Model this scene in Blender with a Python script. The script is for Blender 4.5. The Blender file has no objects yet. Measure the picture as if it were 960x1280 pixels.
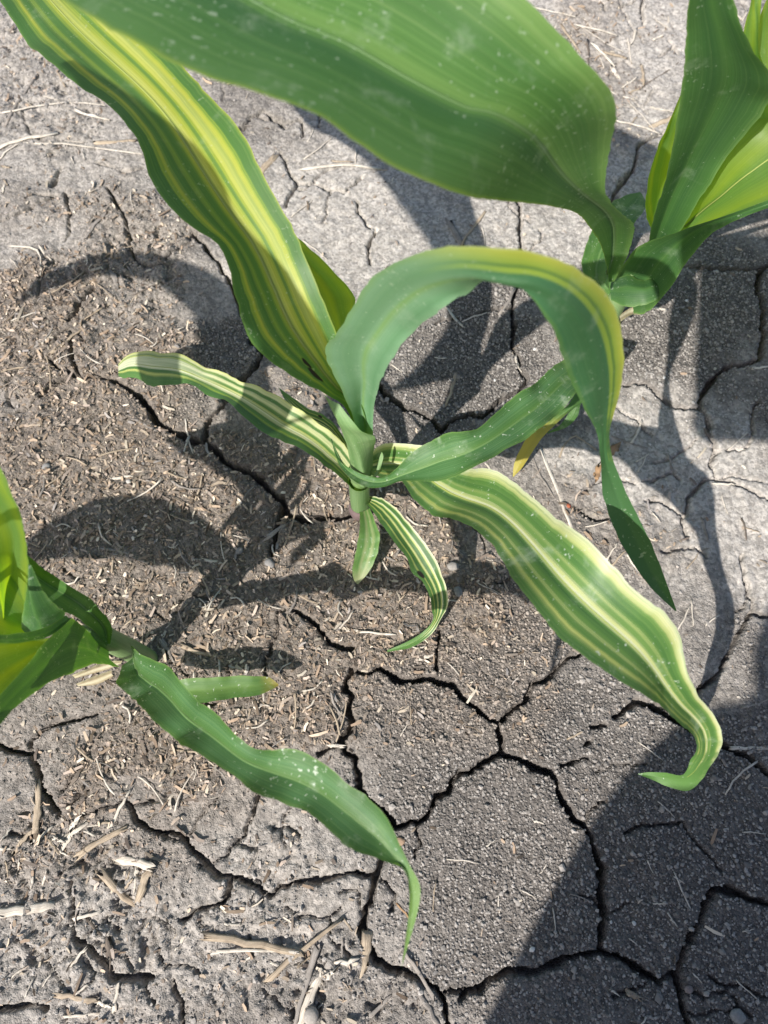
import bpy, math, random
import numpy as np
from mathutils import Vector, Matrix

random.seed(7)
RNG = np.random.default_rng(11)
scene = bpy.context.scene
COL = scene.collection

# ---------------------------------------------------------------- camera, sky, sun, exposure
CAM_H = 0.50                      # phone held half a metre above the soil
TILT = math.radians(20.5)         # tipped forward from straight down
FPX = 961.0                       # focal length in photo pixels (960 x 1280)
CT, ST = math.cos(TILT), math.sin(TILT)

cd = bpy.data.cameras.new('camera')
cam = bpy.data.objects.new('camera', cd)
COL.objects.link(cam)
cam.location = (0, 0, CAM_H)
cam.rotation_euler = (TILT, 0, 0)
cd.sensor_fit = 'VERTICAL'
cd.sensor_height = 36.0
cd.lens = FPX / 1280 * 36.0
cd.clip_start = 0.01
cd.clip_end = 2000
cd.dof.use_dof = True
cd.dof.focus_distance = 0.455
cd.dof.aperture_fstop = 10.0
scene.camera = cam

SUN_EL = math.radians(45.0)
SUN_AZ = math.radians(52.3)       # shadows run this way from +X
SD = (math.cos(SUN_AZ), math.sin(SUN_AZ))
COT = 1.0 / math.tan(SUN_EL)

w = bpy.data.worlds.new('World')
scene.world = w
w.use_nodes = True
nt = w.node_tree
sky = nt.nodes.new('ShaderNodeTexSky')
sky.sky_type = 'NISHITA'
sky.sun_disc = False
sky.sun_elevation = SUN_EL
# sky rotation: 0 puts the sun along +Y, positive turns clockwise
sky.sun_rotation = math.atan2(-SD[0], -SD[1])
sky.air_density = 1.0
sky.dust_density = 1.6
nt.links.new(sky.outputs[0], nt.nodes['Background'].inputs[0])
nt.nodes['Background'].inputs[1].default_value = 0.095

sl = bpy.data.lights.new('sun', 'SUN')
sl.energy = 4.4
sl.angle = math.radians(0.55)
sl.color = (1.0, 0.95, 0.88)
sun = bpy.data.objects.new('sun', sl)
COL.objects.link(sun)
sun.rotation_euler = Vector((SD[0] * COT, SD[1] * COT, -1)).to_track_quat('-Z', 'Y').to_euler()
sun.location = (-2, -3, 4)

vs = scene.view_settings
vs.view_transform = 'Standard'
vs.look = 'None'
vs.gamma = 1.0
vs.use_curve_mapping = False
vs.exposure = 0.75

cy_ = scene.cycles
cy_.max_bounces = 5
cy_.diffuse_bounces = 3
cy_.glossy_bounces = 2
cy_.transmission_bounces = 3

# ---------------------------------------------------------------- calibration helpers
def P(x, y, h=0.0):
    """Photo position x, y of a point standing h metres above the soil -> metres."""
    r = (x - 480.0) / FPX
    u = (640.0 - y) / FPX
    dy = ST + u * CT
    dz = -CT + u * ST
    t = (CAM_H - h) / (-dz)
    return Vector((r * t, dy * t, h))

def to_px(X, Y, Z=0.0):
    zc = Z - CAM_H
    up = Y * CT + zc * ST
    f = Y * ST - zc * CT
    f = np.maximum(f, 1e-3)
    return 480 + FPX * X / f, 640 - FPX * up / f

def SH(x, y, h0, h):
    """Point at height h whose sun shadow falls on photo position x, y at height h0."""
    p = P(x, y, h0)
    d = (h - h0) * COT
    return Vector((p.x - SD[0] * d, p.y - SD[1] * d, h))

# ---------------------------------------------------------------- object helpers
def link(name, me, mat=None, parent=None, loc=None):
    o = bpy.data.objects.new(name, me)
    COL.objects.link(o)
    if mat is not None:
        me.materials.append(mat)
    if parent is not None:
        o.parent = parent
    if loc is not None:
        o.location = loc
    return o

def tag(o, label=None, cat=None, group=None, kind=None):
    if label: o['label'] = label
    if cat: o['category'] = cat
    if group: o['group'] = group
    if kind: o['kind'] = kind
    return o

def empty(name, loc):
    o = bpy.data.objects.new(name, None)
    o.empty_display_size = 0.02
    COL.objects.link(o)
    o.location = loc
    return o

def mesh_np(name, V, F, smooth=True):
    """V (n,3), F (m,k) all faces of the same size k."""
    V = np.asarray(V, np.float32); F = np.asarray(F, np.int32)
    me = bpy.data.meshes.new(name)
    m, k = F.shape
    me.vertices.add(len(V)); me.vertices.foreach_set('co', V.ravel())
    me.loops.add(m * k); me.loops.foreach_set('vertex_index', F.ravel())
    me.polygons.add(m)
    me.polygons.foreach_set('loop_start', np.arange(0, m * k, k, dtype=np.int32))
    me.polygons.foreach_set('use_smooth', np.full(m, smooth, bool))
    me.update(calc_edges=True)
    me.validate()
    return me

# ---------------------------------------------------------------- numpy noise
def vnoise(x, y, freq, seed):
    rs = np.random.default_rng(seed)
    N = 256
    tab = rs.random((N, N)).astype(np.float32)
    X = x * freq + 1000.37; Y = y * freq + 1000.71
    xi = np.floor(X).astype(np.int64); yi = np.floor(Y).astype(np.int64)
    fx = X - xi; fy = Y - yi
    fx = fx * fx * (3 - 2 * fx); fy = fy * fy * (3 - 2 * fy)
    a = tab[xi % N, yi % N]; b = tab[(xi + 1) % N, yi % N]
    c = tab[xi % N, (yi + 1) % N]; d = tab[(xi + 1) % N, (yi + 1) % N]
    return (a * (1 - fx) + b * fx) * (1 - fy) + (c * (1 - fx) + d * fx) * fy - 0.5

def fbm(x, y, freq, seed, octv=4, gain=0.5):
    s = 0; a = 1.0
    for i in range(octv):
        s = s + a * vnoise(x, y, freq * (2.03 ** i), seed + i)
        a *= gain
    return s

def sstep(a, b, x):
    t = np.clip((x - a) / (b - a), 0, 1)
    return t * t * (3 - 2 * t)

# ---------------------------------------------------------------- materials
class NT:
    def __init__(self, name):
        self.m = bpy.data.materials.new(name)
        self.m.use_nodes = True
        self.t = self.m.node_tree
        self.t.nodes.clear()
        self.out = self.t.nodes.new('ShaderNodeOutputMaterial')
    def n(self, typ, **kw):
        nd = self.t.nodes.new('ShaderNode' + typ)
        for k, v in kw.items():
            setattr(nd, k, v)
        return nd
    def set(self, sock, v):
        if isinstance(v, bpy.types.NodeSocket):
            self.t.links.new(v, sock)
        else:
            sock.default_value = v
    def math(self, op, a, b=0.0, c=None, clamp=False):
        nd = self.n('Math', operation=op, use_clamp=clamp)
        self.set(nd.inputs[0], a); self.set(nd.inputs[1], b)
        if c is not None: self.set(nd.inputs[2], c)
        return nd.outputs[0]
    def mix(self, f, a, b, blend='MIX'):
        nd = self.n('Mix', data_type='RGBA', blend_type=blend)
        self.set(nd.inputs[0], f); self.set(nd.inputs[6], a); self.set(nd.inputs[7], b)
        return nd.outputs[2]
    def ramp(self, f, stops, interp='LINEAR'):
        nd = self.n('ValToRGB')
        cr = nd.color_ramp
        cr.interpolation = interp
        while len(cr.elements) < len(stops):
            cr.elements.new(0.5)
        for e, (p, c) in zip(cr.elements, stops):
            e.position = p
            e.color = c if len(c) == 4 else (*c, 1)
        self.set(nd.inputs[0], f)
        return nd.outputs[0]
    def maprange(self, v, a, b, c=0.0, d=1.0):
        nd = self.n('MapRange', interpolation_type='SMOOTHSTEP')
        for i, q in enumerate((v, a, b, c, d)):
            self.set(nd.inputs[i], q)
        return nd.outputs[0]
    def noise(self, vec, scale, detail=3.0, rough=0.55, dist=0.0):
        nd = self.n('TexNoise')
        self.set(nd.inputs['Vector'], vec)
        nd.inputs['Scale'].default_value = scale
        nd.inputs['Detail'].default_value = detail
        nd.inputs['Roughness'].default_value = rough
        nd.inputs['Distortion'].default_value = dist
        return nd.outputs[0]
    def voro(self, vec, scale, feature='F1', rnd=1.0):
        nd = self.n('TexVoronoi', feature=feature)
        self.set(nd.inputs['Vector'], vec)
        nd.inputs['Scale'].default_value = scale
        nd.inputs['Randomness'].default_value = rnd
        return nd
    def vmap(self, vec, scale):
        nd = self.n('Mapping')
        self.set(nd.inputs[0], vec)
        nd.inputs['Scale'].default_value = scale
        return nd.outputs[0]

def rgb(c): return (c[0], c[1], c[2], 1.0)

def mat_soil():
    g = NT('cracked_soil')
    co = g.n('TexCoord').outputs['Object']
    at = lambda nm: g.n('Attribute', attribute_name=nm).outputs['Fac']
    gran, chaff, crust = at('granular'), at('chaff'), at('crust')
    n1 = g.noise(co, 22, 3, 0.6)
    n2 = g.noise(co, 160, 4, 0.65)
    n3 = g.noise(co, 900, 3, 0.6)
    vor = g.voro(co, 560)
    vor2 = g.voro(co, 1150)
    base = g.mix(g.maprange(n1, 0.3, 0.7), rgb((0.234, 0.213, 0.193)), rgb((0.312, 0.286, 0.261)))
    base = g.mix(g.math('MULTIPLY', crust, 0.8), base, rgb((0.455, 0.423, 0.388)))
    base = g.mix(g.math('MULTIPLY', gran, 0.85), base, rgb((0.120, 0.109, 0.101)))  # darker granular soil, with the shade of gaps between crumbs painted in
    base = g.mix(g.math('MULTIPLY', chaff, 0.7), base, rgb((0.185, 0.150, 0.122)))
    # mottling and single grains of their own colour
    base = g.mix(g.maprange(n2, 0.30, 0.72), g.mix(0.42, base, rgb((0.10, 0.09, 0.082))), base)
    grain = g.n('SeparateColor')
    g.set(grain.inputs[0], vor.outputs['Color'])
    gv = g.maprange(grain.outputs[0], 0.0, 1.0, 0.74, 1.26)
    gm = g.n('Mix', data_type='RGBA', blend_type='MULTIPLY')
    gm.inputs[0].default_value = 1.0
    g.set(gm.inputs[6], base)
    cmb = g.n('CombineColor')
    for i in range(3): g.set(cmb.inputs[i], gv)
    g.set(gm.inputs[7], cmb.outputs[0])
    base = gm.outputs[2]
    base = g.mix(g.maprange(n3, 0.62, 0.75, 0.0, 0.45), base, rgb((0.50, 0.47, 0.43)))
    b = g.n('BsdfPrincipled')
    g.set(b.inputs['Base Color'], base)
    b.inputs['Roughness'].default_value = 0.95
    b.inputs['Specular IOR Level'].default_value = 0.15
    # fine relief
    cell = g.math('SUBTRACT', 1.0, g.math('MULTIPLY', vor.outputs['Distance'], 1.1))
    cell2 = g.math('SUBTRACT', 1.0, vor2.outputs['Distance'])
    hgran = g.math('ADD', g.math('MULTIPLY', cell, 1.0), g.math('MULTIPLY', cell2, 0.45))
    hcr = g.math('ADD', g.math('MULTIPLY', g.noise(co, 420, 4, 0.72), 1.5), g.math('MULTIPLY', cell2, 0.4))
    gmixf = g.math('ADD', 0.30, g.math('MULTIPLY', gran, 0.7), clamp=True)
    mixh = g.n('Mix', data_type='FLOAT')
    g.set(mixh.inputs[0], gmixf); g.set(mixh.inputs[2], hcr); g.set(mixh.inputs[3], hgran)
    bump = g.n('Bump')
    bump.inputs['Strength'].default_value = 1.0
    bump.inputs['Distance'].default_value = 0.0011
    g.set(bump.inputs['Height'], g.math('MULTIPLY', mixh.outputs[0], g.math('SUBTRACT', 1.0, g.math('MULTIPLY', crust, 0.5))))
    g.set(b.inputs['Normal'], bump.outputs[0])
    g.set(g.out.inputs[0], b.outputs[0])
    return g.m

def mat_bits(name, rough=0.9):
    """colour comes from the pieces' own colour attribute"""
    g = NT(name)
    col = g.n('Attribute', attribute_name='tint').outputs['Color']
    c = col
    b = g.n('BsdfPrincipled')
    g.set(b.inputs['Base Color'], c)
    b.inputs['Roughness'].default_value = rough
    b.inputs['Specular IOR Level'].default_value = 0.2
    g.set(g.out.inputs[0], b.outputs[0])
    return g.m

def mat_straw(name, light, dark):
    g = NT(name)
    uv = g.n('UVMap').outputs[0]
    co = g.n('TexCoord').outputs['Object']
    fib = g.noise(g.vmap(uv, (26, 2.2, 1)), 1.0, 5, 0.7)
    blot = g.noise(co, 190, 4, 0.6)
    info = g.n('ObjectInfo').outputs['Random']
    c = g.mix(g.maprange(fib, 0.30, 0.66), rgb(dark), rgb(light))
    c = g.mix(g.maprange(blot, 0.42, 0.75, 0.0, 0.6), c, rgb([d * 0.6 for d in dark]))
    c = g.mix(g.math('MULTIPLY', info, 0.32), c, rgb((light[0] * 0.62, light[1] * 0.58, light[2] * 0.55)))
    b = g.n('BsdfPrincipled')
    g.set(b.inputs['Base Color'], c)
    b.inputs['Roughness'].default_value = 0.75
    b.inputs['Specular IOR Level'].default_value = 0.25
    bp = g.n('Bump')
    bp.inputs['Strength'].default_value = 0.8
    bp.inputs['Distance'].default_value = 0.0005
    g.set(bp.inputs['Height'], fib)
    g.set(b.inputs['Normal'], bp.outputs[0])
    g.set(g.out.inputs[0], b.outputs[0])
    return g.m

def mat_leaf(name, stops, tip=None, tipv=(0.8, 1.0), base=None, basev=(0.0, 0.2), specks=0.5,
             trans=0.36, rough=0.42, vein=1.0, wobble=0.02, spec=0.5, coat=0.0, stops2=None, v2=(0.3, 0.5), breakup=0.0, spots=(), glow=(1.55, 1.55, 0.45)):
    """stops: colours across the blade from one margin (0) to the other (1)."""
    g = NT(name)
    uv = g.n('UVMap').outputs[0]
    co = g.n('TexCoord').outputs['Object']
    sp = g.n('SeparateXYZ'); g.set(sp.inputs[0], uv)
    u, v = sp.outputs[0], sp.outputs[1]
    wob = g.math('MULTIPLY', g.math('SUBTRACT', g.noise(g.vmap(uv, (3, 1.6, 1)), 1.0, 2), 0.5), wobble * 1.6)
    stre = g.math('MULTIPLY', g.math('SUBTRACT', g.noise(g.vmap(uv, (130, 0.6, 1)), 1.0, 4, 0.7), 0.5), wobble * 6.5)
    uu = g.math('ADD', u, g.math('ADD', wob, stre), clamp=True)
    c = g.ramp(uu, stops)
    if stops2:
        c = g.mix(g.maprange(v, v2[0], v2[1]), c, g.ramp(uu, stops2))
    fade = g.noise(g.vmap(uv, (16, 2.2, 1)), 1.0, 4, 0.6)
    c = g.mix(g.maprange(fade, 0.46, 0.66, 0.0, breakup), c, rgb((0.125, 0.245, 0.060)))
    # parallel veins
    veins = g.noise(g.vmap(uv, (210, 0.9, 1)), 1.0, 3, 0.6)
    veins2 = g.noise(g.vmap(uv, (38, 0.8, 1)), 1.0, 3, 0.6)
    dk = g.mix(1.0, c, rgb((0.62, 0.70, 0.60)), 'MULTIPLY')
    lt = g.mix(0.16, c, rgb((0.42, 0.50, 0.22)))
    c = g.mix(g.maprange(veins, 0.35, 0.65, 0.0, 0.62 * vein), c, dk)
    c = g.mix(g.maprange(veins2, 0.48, 0.74, 0.0, 0.6 * vein), c, lt)
    blot = g.noise(co, 26, 4, 0.6)
    c = g.mix(g.maprange(blot, 0.38, 0.72, 0.0, 0.32), c, g.mix(1.0, c, rgb((0.66, 0.82, 0.66)), 'MULTIPLY'))
    if tip:
        tn = g.math('ADD', v, g.math('MULTIPLY', g.math('SUBTRACT', g.noise(co, 120, 4), 0.5), 0.2))
        c = g.mix(g.maprange(tn, tipv[0], tipv[1]), c, rgb(tip))
    if base:
        c = g.mix(g.maprange(v, basev[0], basev[1], 1.0, 0.0), c, rgb(base))
    if specks > 0:
        big = g.noise(co, 34, 3, 0.6)
        grit = g.noise(co, 430, 3, 0.62)
        spot = g.maprange(g.math('ADD', grit, g.math('MULTIPLY', g.math('SUBTRACT', big, 0.5), 0.4)), 0.665, 0.71)
        haze = g.maprange(g.noise(co, 55, 5, 0.7), 0.54, 0.76, 0.0, 0.5)
        c = g.mix(g.math('MULTIPLY', g.math('MAXIMUM', spot, haze), specks), c, rgb((0.52, 0.60, 0.50)))
    for (su, sv, ru, rv) in spots:
        du = g.math('DIVIDE', g.math('SUBTRACT', u, su), ru)
        dv = g.math('DIVIDE', g.math('SUBTRACT', v, sv), rv)
        dd = g.math('ADD', g.math('ADD', g.math('MULTIPLY', du, du), g.math('MULTIPLY', dv, dv)), g.math('MULTIPLY', g.noise(co, 400, 3), 0.8))
        c = g.mix(g.maprange(dd, 1.5, 0.9), c, rgb((0.022, 0.016, 0.010)))
    b = g.n('BsdfPrincipled')
    g.set(b.inputs['Base Color'], c)
    g.set(b.inputs['Roughness'], g.maprange(blot, 0.2, 0.8, rough - 0.06, rough + 0.14))
    b.inputs['Specular IOR Level'].default_value = spec
    b.inputs['Coat Weight'].default_value = coat
    bp = g.n('Bump')
    bp.inputs['Strength'].default_value = 0.5
    bp.inputs['Distance'].default_value = 0.00035
    g.set(bp.inputs['Height'], g.math('ADD', g.math('MULTIPLY', veins, 0.6), g.math('MULTIPLY', veins2, 0.35)))
    g.set(b.inputs['Normal'], bp.outputs[0])
    tr = g.n('BsdfTranslucent')
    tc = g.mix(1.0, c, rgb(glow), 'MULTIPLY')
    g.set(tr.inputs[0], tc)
    g.set(tr.inputs['Normal'], bp.outputs[0])
    mx = g.n('MixShader')
    mx.inputs[0].default_value = trans
    g.set(mx.inputs[1], b.outputs[0]); g.set(mx.inputs[2], tr.outputs[0])
    g.set(g.out.inputs[0], mx.outputs[0])
    return g.m

def mat_plain(name, col, rough=0.6, spec=0.4, nscale=200, dark=0.3):
    g = NT(name)
    co = g.n('TexCoord').outputs['Object']
    n = g.noise(co, nscale, 4, 0.6)
    c = g.mix(g.maprange(n, 0.35, 0.7, dark, 0.0), rgb(col), rgb([q * 0.4 for q in col]))
    b = g.n('BsdfPrincipled')
    g.set(b.inputs['Base Color'], c)
    b.inputs['Roughness'].default_value = rough
    b.inputs['Specular IOR Level'].default_value = spec
    bp = g.n('Bump'); bp.inputs['Strength'].default_value = 0.4; bp.inputs['Distance'].default_value = 0.0006
    g.set(bp.inputs['Height'], n); g.set(b.inputs['Normal'], bp.outputs[0])
    g.set(g.out.inputs[0], b.outputs[0])
    return g.m

# ---------------------------------------------------------------- ground: one sheet, fine where the plants stand
FX0, FX1, FY0, FY1, DG = -0.375, 0.375, -0.135, 0.705, 0.00115
def axis(a, b):
    inner = np.arange(a, b + 1e-9, DG)
    out = []; d = DG * 1.05; p = inner[-1]
    while p < 60:
        p = p + d; d *= 1.045 if p - inner[-1] < 0.45 else 1.3; out.append(p)
    out = np.array(out) - inner[-1]
    return np.concatenate([inner[0] - out[::-1], inner, inner[-1] + out]), len(out), len(inner)
ax, ox, nx = axis(FX0, FX1)
ay, oy, ny = axis(FY0, FY1)
GX, GY = np.meshgrid(ax, ay, indexing='ij')
PX, PY = to_px(GX, GY)
FAR = np.maximum(np.maximum(FX0 - GX, GX - FX1), np.maximum(FY0 - GY, GY - FY1))

def blobs(px, py, lst):
    s = np.zeros_like(px)
    for (x, y, r) in lst:
        s = np.maximum(s, sstep(1.45, 0.55, np.hypot(px - x, py - y) / r))
    return s

wx = PX + 110 * fbm(GX, GY, 20, 31, 5, 0.6)
wy = PY + 110 * fbm(GX, GY, 20, 41, 5, 0.6)
CHAFF = blobs(wx, wy, [(40, 420, 105), (110, 520, 120), (190, 590, 130), (270, 660, 140), (350, 720, 130),
                       (250, 800, 140), (330, 860, 125), (200, 920, 90), (440, 740, 110), (110, 690, 160),
                       (520, 690, 80), (400, 620, 60), (30, 650, 120), (150, 965, 60)])
CHAFF = np.maximum(CHAFF, 0.4 * blobs(wx, wy, [(110, 340, 110), (60, 860, 110), (130, 1010, 90), (60, 1050, 60), (290, 980, 80), (330, 520, 90), (600, 730, 110), (600, 800, 100), (760, 690, 60), (480, 850, 90), (740, 90, 80)]))
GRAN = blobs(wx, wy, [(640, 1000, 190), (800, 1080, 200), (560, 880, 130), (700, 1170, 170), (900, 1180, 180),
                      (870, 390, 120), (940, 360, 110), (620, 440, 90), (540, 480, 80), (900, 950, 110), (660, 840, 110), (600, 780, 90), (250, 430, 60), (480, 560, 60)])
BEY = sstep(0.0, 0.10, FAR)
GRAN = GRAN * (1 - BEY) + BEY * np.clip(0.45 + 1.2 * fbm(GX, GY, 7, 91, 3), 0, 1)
CRUST = np.maximum(blobs(wx, wy, [(430, 270, 130), (560, 300, 90), (760, 60, 150), (700, 300, 90), (880, 640, 110), (820, 560, 80), (920, 720, 70), (790, 230, 70)]),
                   0.45 * blobs(wx, wy, [(90, 1200, 130), (300, 1130, 110), (430, 1130, 100), (560, 1190, 60), (120, 230, 150), (50, 60, 110)]))
CRUST = CRUST * (1 - 0.8 * CHAFF)
CRUST = CRUST * (1 - BEY) + BEY * np.clip(0.30 + 1.2 * fbm(GX, GY, 6, 95, 3), 0, 1)
CHAFF = CHAFF * (1 - BEY) + BEY * np.clip(1.6 * fbm(GX, GY, 5, 97, 3), 0, 1)
CLOD = blobs(wx, wy, [(120, 1160, 120), (300, 1200, 110), (200, 1260, 90), (430, 1240, 80), (60, 60, 90), (140, 330, 70), (60, 1060, 60)])

# relief
Z = 0.0035 * fbm(GX, GY, 9, 1, 3) + 0.0022 * fbm(GX, GY, 38, 5, 3)
Z += (0.0012 + 0.0016 * CLOD + 0.0010 * CHAFF) * fbm(GX, GY, 150, 9, 3, 0.6)
Z += (0.0006 + 0.0010 * CLOD) * fbm(GX, GY, 420, 15, 2, 0.6)
Z += CLOD * 0.004 * np.clip(fbm(GX, GY, 60, 21, 3), -0.35, 0.35)
# pits between clods at the near left
Z -= 0.0045 * CLOD * sstep(0.22, 0.42, fbm(GX, GY, 62, 23, 4, 0.6))
Z += 0.004 * CHAFF

CR = []   # cracks: (width px, depth mm, points)
def crack(wd, dp, *pts): CR.append((wd, dp, pts))
crack(6, 14, (-30, 915), (0, 930), (15, 941), (38, 941), (47, 967), (53, 988), (76, 1020))
crack(4, 10, (38, 941), (41, 924), (58, 912), (93, 900), (120, 893))
crack(4.5, 11, (160, 1002), (169, 1026), (198, 1037), (225, 1043), (239, 1061), (257, 1078), (277, 1096), (297, 1099), (318, 1110), (338, 1119))
crack(4.5, 11, (338, 1119), (350, 1107), (373, 1102), (402, 1097), (432, 1090), (461, 1093))
crack(4, 10, (289, 1099), (286, 1119), (274, 1134), (251, 1137), (225, 1151))
crack(7, 16, (478, 1070), (475, 1084), (467, 1102), (461, 1131), (452, 1166), (455, 1180), (467, 1201), (490, 1215), (519, 1224), (545, 1235), (554, 1253), (560, 1285), (566, 1320))
crack(2.5, 7, (88, 1102), (90, 1131), (90, 1160), (92, 1175))
crack(6, 14, (92, 1175), (117, 1192), (134, 1210), (137, 1221), (163, 1224), (187, 1224))
crack(5, 12, (-10, 1262), (17, 1265), (35, 1256), (58, 1259))
crack(3, 9, (216, 1230), (225, 1253), (228, 1290))
crack(2.6, 7, (324, 994), (315, 1017), (303, 1046), (286, 1058))
crack(6, 13, (368, 763), (382, 772), (395, 782), (404, 796), (414, 806), (428, 810), (440, 812))
crack(6.5, 15, (440, 837), (437, 849), (431, 861), (442, 868), (433, 885), (441, 899), (437, 912), (428, 926), (433, 938), (445, 949), (449, 967), (450, 985), (459, 995), (478, 1012), (495, 1034))
crack(4, 9, (428, 928), (412, 935), (397, 942))
crack(3.5, 9, (440, 837), (450, 840), (464, 842), (473, 835))
crack(6, 15, (473, 835), (485, 842), (498, 852), (516, 852), (533, 847), (547, 852), (564, 856), (578, 870), (591, 883), (605, 895), (622, 904), (626, 919), (627, 933), (625, 943))
crack(6.5, 16, (625, 943), (605, 954), (588, 964), (576, 966), (567, 974), (560, 990), (545, 997), (540, 1010), (531, 1024), (516, 1028), (495, 1034))
crack(8, 17, (625, 943), (645, 948), (665, 960), (690, 968), (695, 975), (700, 998), (715, 1020), (730, 1033), (740, 1048), (748, 1068), (755, 1085), (753, 1110), (753, 1130), (754, 1150), (752, 1173), (754, 1190))
crack(7, 15, (754, 1190), (770, 1195), (790, 1208), (810, 1220), (825, 1228))
crack(3, 8, (825, 1228), (835, 1220), (848, 1216))
crack(6.5, 15, (754, 1190), (725, 1198), (708, 1200), (690, 1210), (665, 1218), (635, 1218), (615, 1228), (595, 1240), (575, 1248))
crack(4.5, 10, (555, 1240), (570, 1239), (584, 1237))
crack(7, 16, (895, 1115), (885, 1130), (878, 1150), (863, 1175), (853, 1200), (848, 1220), (853, 1240), (857, 1260), (862, 1290))
crack(6, 13, (895, 1115), (915, 1115), (930, 1122), (962, 1133), (985, 1150))
crack(9, 17, (820, 880), (845, 898), (875, 915), (902, 930), (920, 937), (935, 945), (947, 957), (975, 975))
crack(6, 13, (768, 896), (781, 885), (795, 875), (809, 878), (820, 885))
crack(4.5, 11, (727, 816), (710, 820), (697, 831), (685, 845), (664, 856), (660, 870), (635, 891), (627, 902))
crack(4.5, 9, (740, 907), (758, 904)); crack(5, 9, (733, 930), (739, 925)); crack(3.5, 8, (703, 957), (717, 954), (733, 949))
crack(5, 13, (755, 480), (778, 478), (792, 478), (807, 479), (825, 494), (843, 506), (861, 510), (877, 510))
crack(7, 16, (877, 510), (878, 494), (887, 478), (900, 463), (914, 454), (936, 454), (950, 451), (955, 420), (953, 390), (948, 360), (950, 335), (975, 325))
crack(5.5, 13, (830, 333), (860, 332), (885, 335), (910, 335), (935, 337), (950, 333))
crack(3.5, 9, (877, 510), (886, 526), (889, 544), (896, 562), (889, 576), (898, 598))
crack(3, 8, (898, 598), (882, 600), (868, 614), (861, 623), (859, 639), (854, 650), (859, 672))
crack(2.6, 7, (807, 625), (825, 628), (839, 636), (853, 645))
crack(2.8, 7, (898, 598), (918, 603), (936, 611), (952, 620), (975, 630))
crack(3.4, 9, (927, 691), (929, 709), (936, 734), (940, 752), (941, 763))
crack(5.5, 13, (941, 763), (932, 779), (922, 795), (914, 817), (900, 842), (878, 860), (862, 876))
crack(4, 10, (941, 763), (956, 769), (980, 775))
crack(1.8, 5, (828, 691), (846, 686), (868, 681), (880, 695))
crack(5, 13, (640, 225), (646, 250), (650, 265), (648, 285), (652, 305), (654, 330), (647, 358), (642, 374), (641, 392), (642, 411), (642, 430), (647, 446), (650, 464), (659, 474), (650, 486), (631, 496))
crack(6.5, 15, (631, 496), (616, 510), (603, 521), (588, 519), (572, 525), (559, 530), (550, 539))
crack(6, 14, (550, 539), (544, 530), (534, 522), (519, 513), (503, 511), (491, 502), (481, 493), (475, 486), (465, 470))
crack(2.4, 6, (544, 405), (556, 399), (575, 400), (591, 396), (612, 389), (640, 388))
crack(5, 12, (830, 165), (810, 175), (798, 185), (795, 200), (785, 220), (770, 238), (763, 255), (755, 280))
crack(4.5, 11, (60, 452), (93, 470), (125, 473), (145, 475))
crack(9, 18, (145, 475), (170, 490), (188, 510), (198, 528), (220, 540), (240, 550), (255, 553), (270, 565), (285, 580), (310, 590), (325, 600), (340, 618), (355, 630))
crack(11, 18, (355, 630), (360, 645), (380, 652), (400, 650), (425, 648), (443, 643))
crack(6, 13, (355, 630), (352, 645), (345, 670), (340, 695))
crack(8, 16, (255, 553), (258, 535), (270, 515), (280, 500), (305, 475), (320, 460), (328, 444), (316, 425), (305, 395), (295, 370), (288, 353))
crack(6.5, 14, (288, 353), (275, 334), (262, 316), (248, 300), (242, 291))
crack(3.5, 9, (248, 300), (231, 309), (216, 319), (205, 332))
crack(6, 12, (98, 468), (80, 478), (62, 487), (52, 500), (38, 512), (12, 521), (-20, 525))
crack(6, 12, (120, 365), (112, 373), (102, 383), (96, 395), (90, 403)); crack(4, 10, (88, 425), (90, 442), (98, 465))
crack(4, 11, (138, 235), (145, 255), (160, 275), (162, 300), (165, 320), (175, 332), (205, 332))
crack(5, 11, (75, 210), (65, 230)); crack(3.4, 8, (80, 240), (88, 270), (82, 300)); crack(3, 8, (65, 245), (30, 265), (0, 277))
crack(3.5, 8, (120, 203), (140, 208)); crack(4, 8, (150, 213), (165, 215), (178, 210))
crack(5, 11, (300, 160), (312, 148), (328, 142), (335, 145), (355, 155), (375, 150), (379, 170))
crack(3, 8, (350, 190), (356, 200), (361, 216), (372, 230), (394, 230), (412, 237), (431, 240), (442, 230), (452, 222))
crack(3, 8, (372, 230), (359, 248), (358, 259)); crack(3, 8, (445, 253), (450, 267), (462, 287))
crack(3, 8, (470, 287), (459, 309), (462, 328)); crack(1.6, 5, (412, 240), (408, 262), (406, 280))
crack(3.5, 8, (775, 12), (780, 9), (794, 2), (806, -8)); crack(4, 9, (805, -10), (805, 0), (802, 16), (807, 31)); crack(4, 9, (826, 70), (840, 61)); crack(3, 8, (835, 50), (846, 70))
crack(3, 8, (547, 789), (548, 806), (547, 837)); crack(3, 7, (782, 1042), (800, 1030), (825, 1030), (855, 1028))
crack(1.6, 5, (855, 1028), (865, 1045), (895, 1075), (905, 1090)); crack(4, 10, (716, 635), (727, 639), (738, 647), (747, 652), (760, 650))
crack(3, 7, (0, 55), (20, 60), (35, 56)); crack(2.4, 6, (570, 640), (600, 665), (608, 690)); crack(1.6, 5, (20, 1170), (60, 1210), (85, 1240))
crack(3.5, 9, (-60, 610), (-20, 640)); crack(6, 14, (1000, 600), (1050, 660), (1040, 760)); crack(6, 14, (980, 1150), (1040, 1140), (1100, 1180))

hr = random.Random(5)
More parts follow.
